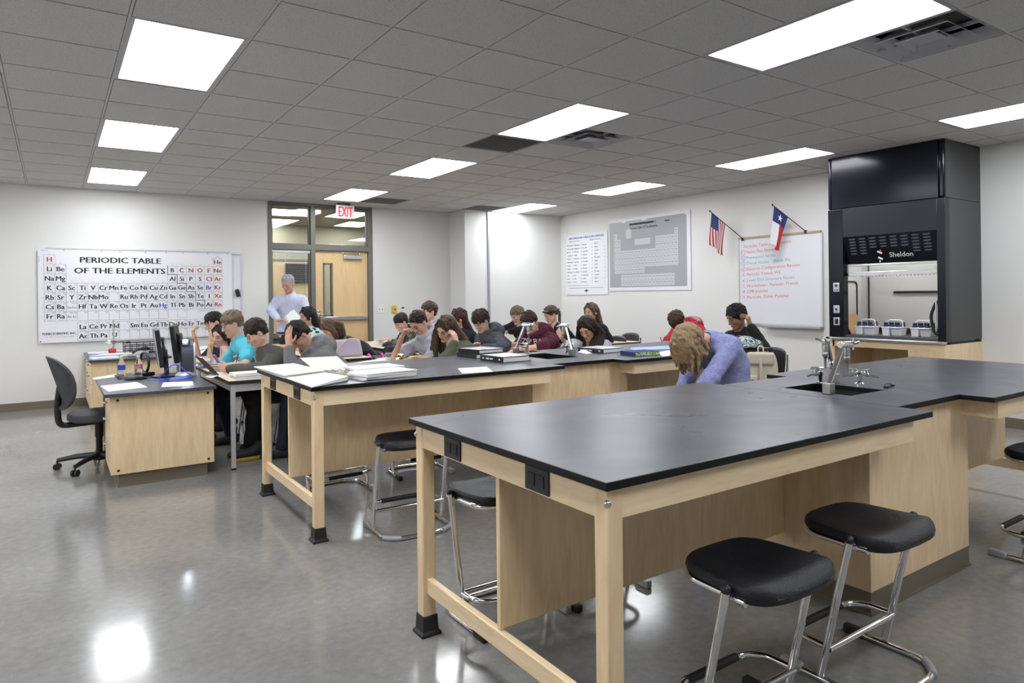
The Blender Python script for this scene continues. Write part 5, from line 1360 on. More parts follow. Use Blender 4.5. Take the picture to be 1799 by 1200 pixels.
def fval(F, pts):
    """signed distance of a field at points (for lettering laid on cloth)"""
    A = np.full(len(pts), .5)
    for kind, a, plo, phi, k, op in F.p:
        if kind == 'rc':
            p, q, r1, r2 = a; d = q - p; t = np.clip(((pts - p) @ d) / max(d @ d, 1e-9), 0, 1); D = np.linalg.norm(pts - p - t[:, None] * d, axis=1) - (r1 + (r2 - r1) * t)
        elif kind == 'el':
            c, ax, r = a; w = (pts - c) @ ax.T; k0 = np.sqrt(((w / r) ** 2).sum(1)); D = k0 * (k0 - 1) / (np.sqrt(((w / r ** 2) ** 2).sum(1)) + 1e-6)
        else: D = -((pts - a[0]) @ a[1])
        if op == 0:
            h_ = np.clip(.5 + .5 * (A - D) / k, 0, 1); A = A * (1 - h_) + D * h_ - k * h_ * (1 - h_)
        else:
            D = -D; h_ = np.clip(.5 + .5 * (D - A) / k, 0, 1); A = A * (1 - h_) + D * h_ + k * h_ * (1 - h_)
    return A
def chest_text(I, txt, size, drop, mt, dirv=None, side=0.0, sub=None):
    d = nrm(dirv if dirv is not None else I['f0']); up = nrm(I['up'] - d * (I['up'] @ d)); rt = np.cross(up, d)      # reading direction as seen from the front
    m = MB(); org = I['S'] - I['up'] * drop + d * .32 + rt * side
    put_text(m, txt, tuple(org), tuple(rt), tuple(up), size, 0, bold=.03)
    if sub: put_text(m, sub, tuple(org - up * size * 1.1), tuple(rt), tuple(up), size * .8, 0, bold=.03)
    p = np.array(m.v)
    for _ in range(40):
        v = fval(I['cloth'], p); p = p - d * np.maximum(v - .009, -.02)[:, None] * .7
    m.v = [tuple(q) for q in p]; o = m.build('lettering', mt, I['root']); o.parent = I['top']; return o

def W(px, py, k): return np.array(atD(px, py, k))
def longhair(back=.30, front=.0, w=.075, r=.045, spread=.03):
    def fn(hp_, S, H, f0, l0):
        out = []
        for s in (-1, -.35, .35, 1):
            a = hp_(-.045, s * .06, .02); b = S - f0 * .095 + l0 * s * w + V3(0, 0, .02); c = b + V3(0, 0, -back + .05) - f0 * .02
            out.append(([a, b, c], None, r, r * .5))
        if front:
            for s in (-1, 1):
                a = hp_(.01, s * .078, -.01); b = S + f0 * .05 + l0 * s * (w + spread) + V3(0, 0, -.02); c = b + V3(0, 0, -front) + f0 * .02
                out.append(([a, b, c], None, .030, .015))
        return out
    return fn

LF = PI       # facing left in the photo
NEXT = dict(
 navy=cloth('navy_tee', (.02, .022, .06)), turq=cloth('turquoise_tee', (.10, .52, .66)), olive=cloth('olive_grey_knit', (.082, .082, .070)), greyh=cloth('grey_hoodie', (.17, .17, .175), var=.1),
 white=cloth('cream_top', (.62, .55, .50)), mint=None, leather=cloth('black_jacket', (.014, .014, .018), bump=.3, rough=.45, bs=60), camo=None, lgrey=cloth('pale_grey_hoodie', (.38, .39, .44), var=.12),
 green=cloth('army_green_sweater', (.085, .098, .068)), black=cloth('black_cotton', (.012, .012, .014)), char=cloth('charcoal_hoodie', (.062, .068, .082), var=.15), maroon=cloth('maroon_hoodie', (.075, .012, .028)),
 vest=cloth('grey_sweater', (.42, .44, .48), var=.08), redc=cloth('red_hoodie', (.42, .02, .035)), lav=None, plaid=None, blush=cloth('pale_blue_shirt', (.52, .55, .70), var=.05))
def spots(nm, base, spot, scale, thr=.42):
    m = mat(nm, base, .85, spec=.25); nt = m.node_tree; b = nt.nodes['Principled BSDF']; tc = nt.nodes.new('ShaderNodeTexCoord')
    v = nt.nodes.new('ShaderNodeTexVoronoi'); v.inputs['Scale'].default_value = scale; nt.links.new(tc.outputs['Object'], v.inputs['Vector'])
    r = nt.nodes.new('ShaderNodeValToRGB'); r.color_ramp.interpolation = 'CONSTANT'; r.color_ramp.elements[0].color = (*spot, 1); r.color_ramp.elements[1].color = (*base, 1); r.color_ramp.elements[1].position = thr
    nt.links.new(v.outputs['Distance'], r.inputs[0]); nt.links.new(r.outputs[0], b.inputs['Base Color']); return m
def camo(nm, cols, scale):
    m = mat(nm, cols[0], .85, spec=.25); nt = m.node_tree; b = nt.nodes['Principled BSDF']; tc = nt.nodes.new('ShaderNodeTexCoord')
    n = nt.nodes.new('ShaderNodeTexNoise'); n.inputs['Scale'].default_value = scale; n.inputs['Detail'].default_value = 2; nt.links.new(tc.outputs['Object'], n.inputs['Vector'])
    r = nt.nodes.new('ShaderNodeValToRGB'); r.color_ramp.interpolation = 'CONSTANT'
    while len(r.color_ramp.elements) < len(cols): r.color_ramp.elements.new(.5)
    for k, c in enumerate(cols): r.color_ramp.elements[k].position = 0 if k == 0 else .36 + .28 * k / len(cols); r.color_ramp.elements[k].color = (*c, 1)
    nt.links.new(n.outputs['Fac'], r.inputs[0]); nt.links.new(r.outputs[0], b.inputs['Base Color']); return m
NEXT['mint'] = spots('mint_dotted_blouse', (.50, .66, .60), (.02, .03, .04), 17, .36)
NEXT['camo'] = camo('camouflage_cloth', [(.02, .025, .018), (.07, .075, .045), (.03, .035, .02), (.14, .13, .09)], 14)
NEXT['plaid'] = camo('blue_white_plaid', [(.05, .07, .16), (.55, .57, .62), (.10, .13, .25)], 55)
NEXT['lav'] = mat('lavender_knit', (.25, .28, .50), .85, var=.28, vscale=10, bump=.3, bscale=60, stretch=(5, 5, 16), spec=.2)
DK, DBR, BRO, BLO, AUB, LBR = (.010, .008, .008), (.022, .014, .010), (.058, .036, .022), (.17, .125, .08), (.035, .010, .013), (.10, .06, .035)

person('boy in navy tee, cheek on his hand, black hair, nearest the periodic table', W(376, 567, 7.9), LF, .35, .25, .15, hair='short', hc=DK, sk=MED, top=NEXT['navy'], style='tee', sleeve=.36,
       arms=dict(L=dict(w=W(372, 597, 7.72), e=W(366, 641, 7.75), hd=(-.1, .15, 1), pn=(.8, .3, 0), curl=.5), R=dict(w=W(341, 592, 7.9), e=W(352, 640, 8.0), hd=(-.2, .1, 1), pn=(1, 0, 0), curl=1.1)), chairlab='black student chair of the boy in the navy tee')
person('girl with dark hair bent low between the boys in navy and turquoise', W(390, 588, 7.35), LF, .25, .55, -.25, 'f', 'long', DBR, PALE, NEXT['white'], 'tee', dict(L=dict(w=W(400, 622, 7.2), z=.8), R=dict(w=W(378, 632, 7.4), curl=.6)), sleeve=.3, falls=longhair(.22, 0), chairlab='black student chair of the smiling girl')
person('boy with sandy hair in a bright turquoise tee writing at the front row', W(408, 568, 6.7), LF, .38, .05, 0, hair='short', hc=BLO, sk=PALE, top=NEXT['turq'], style='tee', sleeve=.31, arms=dict(L=dict(w=W(396, 643, 6.55), e=W(432, 640, 6.45)), R=dict(fw=.34)), chairlab='black student chair of the boy in turquoise')
person('boy with brown hair in an olive grey sweater reading a sheet held in his hand', W(450, 584, 6.2), LF, .60, .10, 0, hair='short', hc=DBR, sk=PALE, top=NEXT['olive'], style='sweater', arms=dict(L=dict(w=W(402, 649, 6.1), e=W(470, 646, 6.0), hd=(-1, .1, .25), pn=(0, 1, -.3), curl=.55), R=dict(w=W(438, 634, 6.6), curl=.6)), chairlab='black student chair of the boy in the olive sweater')
person('boy in grey hoodie clutching his dark hair with one hand, head bowed', W(525, 588, 5.92), LF, .95, .25, .1, hair='short', hc=DK, sk=MED, top=NEXT['greyh'], style='hoodie',
       arms=dict(L=dict(w=W(508, 607, 5.78), e=W(512, 655, 5.72), hd=(-.05, .12, 1), pn=(.9, .5, .1), curl=.22, sleeve=.93), R=dict(w=W(470, 642, 6.2), curl=.6)), torso=.44)
person('girl with dark shoulder-length hair in a mint blouse with black dots', W(541, 556, 8.85), LF, .12, .1, 0, 'f', 'long', DK, MED, NEXT['mint'], 'tee', None, sleeve=.46, falls=longhair(.12, 0, .055, .05), chairlab='black student chair of the girl in the mint blouse')
person('student with light brown bob slumped forward in a black jacket behind the lilac handbag', W(580, 577, 8.55), LF, .75, .15, .1, 'f', 'long', LBR, PALE, NEXT['leather'], 'jacket', None, falls=lambda hp_, S, H, f0, l0: [([hp_(0, s * .07, .03), hp_(.03, s * .085, -.05) , hp_(.07, s * .075, -.13) + V3(0, 0, -.02)], None, .03, .02) for s in (-1, 1)] + [([hp_(-.05, s * .03, .05), hp_(-.08, s * .04, -.06), S - f0 * .05 + l0 * s * .05 + V3(0, 0, .04)], None, .045, .03) for s in (-1, 1)], wide=1.1, torso=.54, chairlab='black student chair of the student in the black jacket')
person('boy in camouflage shirt writing at the back, beside the yellow wall box', W(705, 566, 9.5), LF, .55, .1, 0, hair='short', hc=DBR, sk=PALE, top=NEXT['camo'], style='hoodie', arms=dict(L=dict(w=W(690, 601, 9.25), curl=.6)), chairlab='black student chair of the boy in camouflage')
person('boy in pale grey hoodie pressing his fist to his brow, elbow on the table', W(735, 566, 7.1), LF, .70, .40, .05, hair='crop', hc=DBR, sk=MED, top=NEXT['lgrey'], style='hoodie', arms=dict(R=dict(w=W(706, 592, 7.02), e=W(692, 629, 7.15), hd=(.3, -.25, .9), pn=(.7, -.6, -.3), curl=1.15, sleeve=.42), L=dict(w=W(722, 631, 6.85), e=W(760, 628, 6.8), sleeve=.62)), chairlab='black student chair of the boy in the pale grey hoodie')
person('tall boy in a blue and white plaid shirt sitting upright at the back', W(754, 547, 8.95), LF, .12, .12, 0, hair='mop', hc=BRO, sk=PALE, top=NEXT['plaid'], style='shirt', torso=.6, chairlab='black student chair of the boy in plaid')
person('girl with long wavy brown hair in an army green sweater, hand behind her neck', W(784, 576, 6.75), LF, .55, .28, -.25, 'f', 'long', BRO, PALE, NEXT['green'], 'sweater',
       arms=dict(L=dict(w=W(801, 600, 6.5), e=W(780, 634, 6.42), hd=(-.1, .35, 1), pn=(-.3, 1, .1), curl=.7, sleeve=.95), R=dict(w=W(757, 632, 6.8))),
       falls=lambda hp_, S, H, f0, l0: [([hp_(-.05, s * .05, .04), S - f0 * .10 + l0 * s * .07 + V3(0, 0, .03), S - f0 * .17 + l0 * s * .09 + V3(0, 0, -.16)], None, .045, .02) for s in (-1, 0, 1)] + [([hp_(.02, -.075, .03), hp_(.05, -.10, -.08), S + f0 * .17 - l0 * .07 + V3(0, 0, -.12), S + f0 * .17 - l0 * .08 + V3(0, 0, -.22)], None, .034, .015), ([hp_(.02, -.085, .0), hp_(.02, -.11, -.1), S + f0 * .1 - l0 * .1 + V3(0, 0, -.15)], None, .036, .018)], chairlab='black student chair of the girl in the green sweater')
person('girl with long dark red hair in black looking away to the left', W(806, 559, 8.6), LF, .1, -.25, 0, 'f', 'long', AUB, PALE, NEXT['black'], 'sweater', None, falls=longhair(.24, 0, .06, .05), chairlab='black student chair of the girl with dark red hair')
person('boy with brown hair in a charcoal hoodie bent over his work by the raceway strip', W(845, 563, 7.8), LF, .60, .2, 0, hair='mop', hc=DBR, sk=PALE, top=NEXT['char'], style='hoodie', arms=dict(L=dict(w=W(852, 612, 7.45), e=W(886, 612, 7.5), curl=.5), R=dict(w=W(838, 610, 7.7), curl=.5)), chairlab='black student chair of the boy in the charcoal hoodie')
person('boy with blond hair in a black sweatshirt leaning on his arms near the far corner', W(909, 553, 9.7), LF, .45, .0, 0, hair='short', hc=BLO, sk=PALE, top=NEXT['black'], style='sweater', arms=dict(L=dict(w=W(895, 582, 9.5), e=W(918, 580, 9.4)), R=dict(w=W(885, 577, 9.8), e=W(903, 572, 9.9))), chairlab='black student chair of the blond boy in black')
person('boy in maroon hoodie with white letters, head bowed right behind the tall faucet', W(931, 566, 7.3), LF + .35, 1.05, .1, 0, hair='short', hc=DBR, sk=PALE, top=NEXT['maroon'], style='hoodie', wide=1.12,
       arms=dict(L=dict(w=W(916, 613, 6.95), e=W(948, 612, 6.9), sleeve=.56), R=dict(w=W(904, 609, 7.2), sleeve=.75)), chest=('EZSP BAN', .085, .10, cloth('white_print', (.6, .6, .6)), None, .0, 'XC'), chairlab='black student chair of the boy in maroon')
person('girl with black headband and pulled back hair in a dark top, hand near her chin', W(968, 552, 9.7), LF, .42, -.15, 0, 'f', 'up', LBR, PALE, NEXT['black'], 'tee', dict(L=dict(w=W(985, 592, 9.35), e=W(996, 606, 9.45), hd=(-.3, .2, .9), pn=(.5, .6, 0), curl=.9)), sleeve=.4, chairlab='black student chair of the girl with the headband')
person('girl with long straight brown hair in a sleeveless black top at the back', W(1039, 548, 9.4), LF, .05, .15, 0, 'f', 'long', LBR, PALE, NEXT['black'], 'tee', None, sleeve=.02, falls=longhair(.26, 0, .05, .045), chairlab='black student chair of the girl in the sleeveless top')
person('girl with very long black hair and pale grey sleeves bowed over the second bench', W(1031, 576, 7.25), LF + .3, .60, .15, .1, 'f', 'long', DBR, MED, NEXT['vest'], 'sweater', dict(R=dict(w=W(990, 613, 7.0), e=W(1008, 606, 7.15)), L=dict(fw=.3, z=.80)),
       falls=lambda hp_, S, H, f0, l0: [([hp_(-.03, s * .06, .05), hp_(.0, s * .10, -.10) - f0 * .03, S + l0 * s * .10 + f0 * .07 + V3(0, 0, -.10), S + l0 * s * .09 + f0 * .10 + V3(0, 0, -.30)], None, .050, .022) for s in (-1, 1, .5)] + [([hp_(-.06, s * .04, .03), S - f0 * .10 + l0 * s * .06 + V3(0, 0, .02), S - f0 * .12 + l0 * s * .07 + V3(0, 0, -.28)], None, .05, .03) for s in (-1, 0, 1)], chairlab='black student chair of the girl with very long black hair')
person('student in a red top with grey hood, head down, hidden behind the blonde girl', W(1190, 564, 7.9), LF + .1, 1.1, .2, 0, neck=1.05, hair='mop', hc=BRO, sk=PALE, top=NEXT['redc'], style='hoodie', arms=dict(R=dict(w=W(1172, 601, 7.7), curl=.6), L=dict(w=W(1185, 604, 7.5))), chairlab='black student chair of the student in red')
person('boy with short curly black hair in a black sweatshirt, fist at his temple', W(1294, 556, 7.1), LF - .1, .45, -.22, 0, hair='afro', hc=DK, sk=BRN, top=NEXT['black'], style='sweater', wide=1.12,
       arms=dict(L=dict(w=W(1318, 571, 6.9), e=W(1342, 612, 6.75), hd=(-.25, .15, .9), pn=(-.2, .9, -.2), curl=.95, sleeve=.97), R=dict(w=W(1290, 603, 7.0))), chest=('AF 70', .06, .10, cloth('grey_print', (.3, .3, .32)), None, -.02), chairlab='black student chair of the boy with curly black hair')
# blonde girl bent low at the near end of the second bench
def blondefalls(hp_, S, H, f0, l0):
    out = []
    for s in (-1, -.5, 0, .5, 1):
        for fw, zz in ((.085, -.18), (.035, -.215), (-.015, -.205)):
            a = hp_(-.04, s * .04, .088); b = hp_(.040 + fw * .4, s * .062, .078); c = H + f0 * fw + l0 * s * .072 + V3(0, 0, -.08); d = H + f0 * (fw * .7 - .005) + l0 * s * .055 + V3(0, 0, zz + .03 * math.sin(s * 9 + fw * 40))
            out.append(([a, b, c, d], None, .028, .010))
    for s in (-1, -.4, .3, 1):
        out.append(([hp_(-.04, s * .05, .085), hp_(-.005, s * .076, .06), H - f0 * .040 + l0 * (s * .075 + .01) + V3(0, 0, -.09), H - f0 * .03 + l0 * (s * .06 + .01) + V3(0, 0, -.18)], None, .026, .010))
    return out
BG = person('girl with long blonde hair hanging down, bent over in a lavender blue sweater', W(1212, 596, 5.0), LF - .15, 1.15, .15, 0, 'f', 'long', (.30, .205, .115), PALE, NEXT['lav'], 'sweater',
       dict(L=dict(w=W(1214, 702, 4.75), e=W(1246, 668, 4.80)), R=dict(w=W(1196, 690, 5.0))), falls=blondefalls, pants=MA['khaki'], seat=.535, lean=.17, wide=1.05, neck=1.5)

# teacher
TE = person('grey-haired teacher in pale blue shirt and glasses standing before the door', W(506, 498, 9.8), -2.25, .38, -.1, 0, hair='grey', hc=(.32, .32, .33), sk=TAN, top=NEXT['blush'], style='shirt', stand=True, pants=MA['khaki'], wide=1.15,
       arms=dict(L=dict(w=W(522, 566, 9.5), e=W(541, 556, 9.75), curl=.5), R=dict(w=W(489, 562, 9.45), e=W(476, 545, 9.65), curl=.5, hd=(.6, -.5, 0))))
I = TE; r = I['root']; hp = I['hp']
g = MB()
for s in (-1, 1):
    g.tube([tuple(hp(.105 + .0 * a, s * .031 + .021 * math.cos(a), -.006 + .016 * math.sin(a))) for a in [2 * PI * k / 14 for k in range(14)]], .0022, 5, closed=True)
    g.tube([tuple(hp(.103, s * .053, -.002)), tuple(hp(.01, s * .080, .0))], .002, 5)
g.tube([tuple(hp(.105, -.010, -.004)), tuple(hp(.105, .010, -.004))], .002, 5); g.build('glasses', MA['greymetal'], r)
bl_ = MB(); c = I['P']; bl_.tube([tuple(c + I['f0'] * .145 * math.cos(a) + I['l0'] * .205 * math.sin(a) + V3(0, 0, .0)) for a in [2 * PI * k / 28 for k in range(28)]], .016, 6, closed=True); bl_.build('belt', MA['black'], r)
# headband girl
for k, I in PEOPLE.items():
    if 'headband' in I['root']['label']:
        hb = MB(); hp = I['hp']
        hb.tube([tuple(hp(-.022 + .115 * math.cos(a) * 1.0, .094 * math.sin(a), .045 + .030 * math.cos(a))) for a in [2 * PI * q / 30 for q in range(30)]], .015, 8, closed=True); hb.build('headband', MA['black'], I['root'], smooth=True)
        hb = MB().tube(bez([tuple(hp(-.10, 0, .01)), tuple(hp(-.14, 0, -.03)), tuple(I['S'] - I['f0'] * .06 + I['l0'] * .05 + V3(0, 0, .0)), tuple(I['S'] + I['f0'] * .05 + I['l0'] * .09 + V3(0, 0, -.12))], 6, .06), .022, 8).build('ponytail', hairm(LBR), I['root'], smooth=True)
    if 'red top with grey hood' in I['root']['label']:
        q = Field(); S = I['S']; f0, l0 = I['f0'], I['l0']
        q.el(S - f0 * .085 + V3(0, 0, .085), [f0, l0, V3(0, 0, 1)], (.075, .115, .055), .02).el(S - f0 * .03 + V3(0, 0, .10), [f0, l0, V3(0, 0, 1)], (.06, .07, .06), .01, 1)
        np_mesh('hood', [q.mesh(.009, folds(.005, 5))], cloth('light_grey_hood', (.30, .30, .31)), I['root'])
    if 'girl with very long black hair' in I['root']['label']:
        q = Field(); S, P = I['S'], I['P']; f0, l0 = I['f0'], I['l0']; md = (P + S) / 2 - f0 * .055 + V3(0, 0, .02); up = I['up']
        for s in (-1, 1): q.chain([P + l0 * s * .075, md + l0 * s * .068, S - up * .10 + l0 * s * .07], [.125, .112, .122], .05)
        q.rc(S + V3(0, 0, .03), S + V3(0, 0, .2), .06, .06, .01, 1); q.plane(P - V3(0, 0, .06), V3(0, 0, -1))
        np_mesh('vest', [q.mesh(.010, folds(.004, 8))], NEXT['black'], I['root'])
    if 'cheek on his hand' in I['root']['label']:
        J, E, Wr, s, sp = I['A'][0]; d = nrm(Wr - E); p = Wr - d * .03
        MB().tube([tuple(p - d * .007), tuple(p + d * .007)], .0285, 14).build('wristband', mat('yellow_band', (.7, .55, .15), .5), I['root'], smooth=True)
    if 'charcoal hoodie' in I['root']['label']:
        J, E, Wr, s, sp = I['A'][0]; d = nrm(Wr - E); p = Wr - d * .012
        MB().tube([tuple(p - d * .010), tuple(p + d * .010)], .030, 14).build('watch', MA['black'], I['root'], smooth=True)
# ================================================================ SMALL THINGS
def px_poly(pts, z): return [(p.x, p.y) for p in (atZ(a, b, z) for a, b in pts)]
def centre(poly): return (sum(p[0] for p in poly) / len(poly), sum(p[1] for p in poly) / len(poly))
def slab(name, lab, cat, pts, z, h, mt, group=None, lines=None):
    poly = px_poly(pts, z + h); c = centre(poly)
    t = thing(name, lab, cat, (c[0], c[1], z), 0, group)
    MB().prism([(x - c[0], y - c[1]) for x, y in poly], .0005, h).build('sheet' if h < .004 else 'block', mt, t)
    if lines:
        m = MB(); P = [Vector((x - c[0], y - c[1], h + .0006)) for x, y in poly]; a, b, d = P[0], P[1], P[-1]
        for k in range(lines):
            v = (k + 1) / (lines + 1); s, e = a.lerp(d, v), b.lerp(P[2], v); s2 = s.lerp(e, .1); e2 = s.lerp(e, .55 + .3 * ((k * 7) % 3) / 3)
            dr_ = (d - a).normalized() * .0035; m.add([s2, e2, e2 + dr_, s2 + dr_], [(0, 1, 2, 3)])
        m.build('printing', MA['inkgrey'], t)
    return t
def rect_on(name, lab, cat, x, y, z, w, d, h, rot, mt, group=None):
    t = thing(name, lab, cat, (x, y, z), rot, group); MB().box((-w / 2, -d / 2, .0005), (w / 2, d / 2, h)).build('sheet' if h < .004 else 'block', mt, t); return t
def book(name, lab, cat, x, y, z, w, d, h, rot, cover, top=None, group=None, spine=None):
    """closed book or binder: covers, page block, spine at -x"""
    t = thing(name, lab, cat, (x, y, z), rot, group)
    c = MB().box((-w / 2, -d / 2, .0005), (w / 2, d / 2, .004)).box((-w / 2, -d / 2, h - .004), (w / 2, d / 2, h)).box((-w / 2, -d / 2, .004), (-w / 2 + .004, d / 2, h - .004)).build('cover', cover, t)
    MB().box((-w / 2 + .006, -d / 2 + .006, .004), (w / 2 - .008, d / 2 - .006, h - .004)).build('pages', MA['paper'], t)
    if top: MB().box((-w / 2 + .008, -d / 2 + .004, h), (w / 2 - .004, d / 2 - .004, h + .0012)).build('cover_sheet', top, c)
    if spine:
        m = MB()
        for a_, b_ in ((.10, .12), (.03, .07), (-.02, .02), (-.115, -.095)): m.box((-w / 2 - .0008, a_, h / 2 - .006), (-w / 2 - .0002, b_, h / 2 + .006))
        m.build('spine_label', MA['white'], c)
    return t
Z2 = HB
# ---- second bench, left end: folders and papers
slab('manila_sheet', 'cream folder lying open at the far left corner of the second bench', 'folder', [(446, 644), (516, 638), (570, 651), (500, 660)], Z2, .006, MA['cream'])
slab('paper_sheet', 'white printed sheet on the open cream folder on the second bench', 'paper', [(478, 648), (530, 642), (563, 651), (505, 658)], Z2 + .0062, .001, MA['paper'], lines=6)
t = thing('ring_binder', 'open white ring binder at the front left corner of the second bench', 'binder', (1.40, 4.02, Z2), 0)
pp = px_poly([(500, 662), (570, 653), (612, 666), (547, 679)], Z2 + .012); pp = [(x - 1.40, y - 4.02) for x, y in pp]
MB().prism(pp, .0005, .004).build('cover', MA['black'], t)
q = [(x * .97 + .0, y * .97) for x, y in pp]
vs = [(q[0][0], q[0][1], .004), (q[1][0], q[1][1], .004), (q[2][0], q[2][1], .004), (q[3][0], q[3][1], .004), (q[0][0], q[0][1], .006), (q[1][0], q[1][1], .008), (q[2][0], q[2][1], .030), (q[3][0], q[3][1], .008)]
MB().add(vs, [(0, 3, 2, 1), (4, 5, 6, 7), (0, 1, 5, 4), (1, 2, 6, 5), (2, 3, 7, 6), (3, 0, 4, 7)]).build('pages', MA['paper'], t)
m = MB(); rx, ry = q[1][0] * .9, q[1][1] * .9
for k in range(3): m.tube([(rx + .02 * math.cos(a) + k * .05, ry + .008 * k, .008 + .02 * math.sin(a)) for a in [PI * j / 8 for j in range(9)]], .0025, 6)
m.build('rings', MA['steel'], t)
t = thing('file_folder', 'cream file folder propped up behind the open binder on the second bench', 'folder', (1.62, 4.60, Z2), 0)
A_, B_, C_, D_ = [Vector((p.x - 1.62, p.y - 4.60, p.z - Z2)) for p in (atZ(546, 645, Z2 + .004), atZ(612, 645, Z2 + .004), atD(592, 626, 5.55), atD(527, 629, 5.35))]
MB().add([A_, B_, C_, D_] + [p + Vector((.003, .004, .001)) for p in (A_, B_, C_, D_)], [(0, 1, 2, 3), (7, 6, 5, 4), (0, 4, 5, 1), (1, 5, 6, 2), (2, 6, 7, 3), (3, 7, 4, 0)]).build('raised_flap', MA['cream'], t)
MB().prism([(A_.x, A_.y), (B_.x, B_.y), (B_.x - .02, B_.y - .22), (A_.x - .02, A_.y - .22)], .0005, .003).build('lower_flap', MA['cream'], t)
def stack(lab, x, y, rot, n, mats_, w=.30, d=.23):
    t = thing('paper_stack', lab, 'paper stack', (x, y, Z2), rot, 'paper stacks on the second bench'); z = .0005
    for k in range(n):
        h = (.004, .010, .003, .012, .003)[k % 5]; r_ = ((k * 37) % 7 - 3) * .02; m = MB().box((-w / 2 + .01 * (k % 3), -d / 2 - .008 * (k % 2), z), (w / 2 + .008 * (k % 2), d / 2, z + h), rot=r_)
        m.build('layer', mats_[k % len(mats_)], t); z += h + .0006
    return t
stack('stack of papers and manila folders at the front edge of the second bench', 1.735, 4.06, .12, 6, [MA['paper'], MA['paper'], MA['manila'], MA['paper'], MA['cream']], .36, .24)
stack('lower stack of papers and folders behind the front stack on the second bench', 1.83, 4.42, .0, 4, [MA['paper'], MA['manila'], MA['paper']], .34, .24)
t = thing('clear_sleeve', 'clear plastic sleeve lying between the binder and the paper stacks', 'sleeve', (1.62, 4.24, Z2), .2); MB().box((-.11, -.10, .0005), (.11, .10, .012)).build('sleeve', MA['laminate'], t)
slab('paper_sheet', 'single white sheet alone on the second bench near its front edge', 'paper', [(804, 647), (855, 644), (866, 653), (812, 656)], Z2, .001, MA['paper'])
# binders
MA['bindertop'] = mat('binder_cover_sheet', (.74, .74, .76), .2)
book('ring_binder', 'closed black binder with white cover sheet, front of the group on the second bench', 'binder', 2.93, 4.43, Z2, .265, .30, .044, .06, MA['black'], MA['bindertop'], 'closed binders', spine=('Binder', .06))
book('ring_binder', 'black binder with white cover lying on another binder behind the front one', 'binder', 2.98, 4.87, Z2 + .036, .26, .29, .032, .10, MA['black'], MA['bindertop'], 'closed binders')
book('ring_binder', 'all black binder at the bottom of the two behind the front binder', 'binder', 2.96, 4.86, Z2, .265, .30, .035, .04, MA['black'], None, 'closed binders')
book('ring_binder', 'black binder with pale cover beside the girl with very long black hair', 'binder', 4.03, 4.55, Z2, .27, .30, .038, .12, MA['black'], MA['bindertop'], 'closed binders', spine=('Binder', .06))
MA['greenbook'] = spots('green_patterned_cover', (.50, .62, .35), (.12, .25, .04), 60, .5)
t = book('text_book', 'thick textbook with green patterned page edges at the second bench corner', 'book', 4.06, 4.09, Z2, .26, .20, .034, -.12, MA['navy'])
MB().box((-.128, -.1006, .003), (.125, -.099, .031)).build('patterned_edge', MA['greenbook'], t)
slab('folder_sheet', 'light blue folder beside the green textbook', 'folder', [(1107, 611), (1175, 607), (1178, 613), (1112, 615)], Z2, .004, mat('pale_blue_card', (.35, .45, .66), .5))
slab('paper_sheet', 'white sheet under the hair of the blonde girl on the second bench', 'paper', [(1150, 620), (1185, 614), (1192, 622), (1166, 626)], Z2, .001, MA['paper'])
t = thing('paper_scrap', 'small crumpled white paper by the faucet right of the second bench sink', 'paper', (3.80, 4.50, Z2), .4); MB().add([(-.05, -.04, .001), (.05, -.05, .001), (.06, .04, .03), (-.03, .05, .014), (0, 0, .02)], [(0, 1, 4), (1, 2, 4), (2, 3, 4), (3, 0, 4)]).build('sheet', MA['paper'], t, solid=.001)

# ---- first student table
z = TZ
book('text_book', 'white textbook lying on another at the near corner of the first student table', 'book', 1.36, 6.03, z + .024, .235, .20, .022, .05, MA['paper'], None, 'books on the first student table')
book('text_book', 'grey textbook under the white one at the near corner of the first student table', 'book', 1.37, 6.03, z, .245, .21, .0235, .02, mat('grey_cover', (.45, .45, .47), .5), None, 'books on the first student table')
slab('paper_sheet', 'white worksheet under the hands of the boy in the olive sweater', 'paper', [(360, 662), (383, 650), (396, 655), (372, 664)], z, .001, MA['paper'], lines=5)
t = slab('magazine', 'blue and green picture sheet standing before the boy in turquoise', 'magazine', [(345, 646), (352, 634), (395, 634), (392, 648)], z, .003, mat('blue_print', (.06, .12, .42), .4)); 
MB().box((-.10, -.10, .0032), (.10, -.02, .0042)).build('green_band', mat('green_print', (.12, .25, .08), .5), t)
t = thing('held_sheet', 'white sheet held up by the boy in the olive sweater', 'paper', tuple(W(383, 645, 6.15)), 0)
c = Vector(W(383, 645, 6.15)); k = [Vector(W(*a)) - c for a in ((367, 627, 6.3), (373, 625, 6.2), (386, 646, 6.05), (380, 652, 6.15))]
MB().add(k + [p + Vector((0, .0012, .0005)) for p in k], [(0, 1, 2, 3), (7, 6, 5, 4), (0, 4, 5, 1), (1, 5, 6, 2), (2, 6, 7, 3), (3, 7, 4, 0)]).build('sheet', MA['paper'], t)
def pen(lab, a, b, mt):
    a, b = Vector(a), Vector(b); t = thing('pen', lab, 'pen', tuple(a), 0, 'pens held by students'); d = b - a
    MB().tube([(0, 0, 0), d * .1, d], [.0012, .0042, .0042], 8).build('barrel', mt, t, smooth=True); return t
pen('purple pen in the hand of the boy in the olive sweater', W(414, 641, 6.5), W(418, 622, 6.45), mat('purple_plastic', (.10, .05, .35), .4))
pen('green pencil held by the smiling girl', W(375, 631, 7.3), W(370, 606, 7.3), mat('green_paint', (.05, .22, .08), .5))
pen('white pen of the boy in the grey hoodie', W(452, 641, 6.15), W(446, 626, 6.1), MA['whiteplastic'])
pen('black pen of the student in red', W(1164, 606, 7.6), W(1160, 592, 7.6), MA['black'])
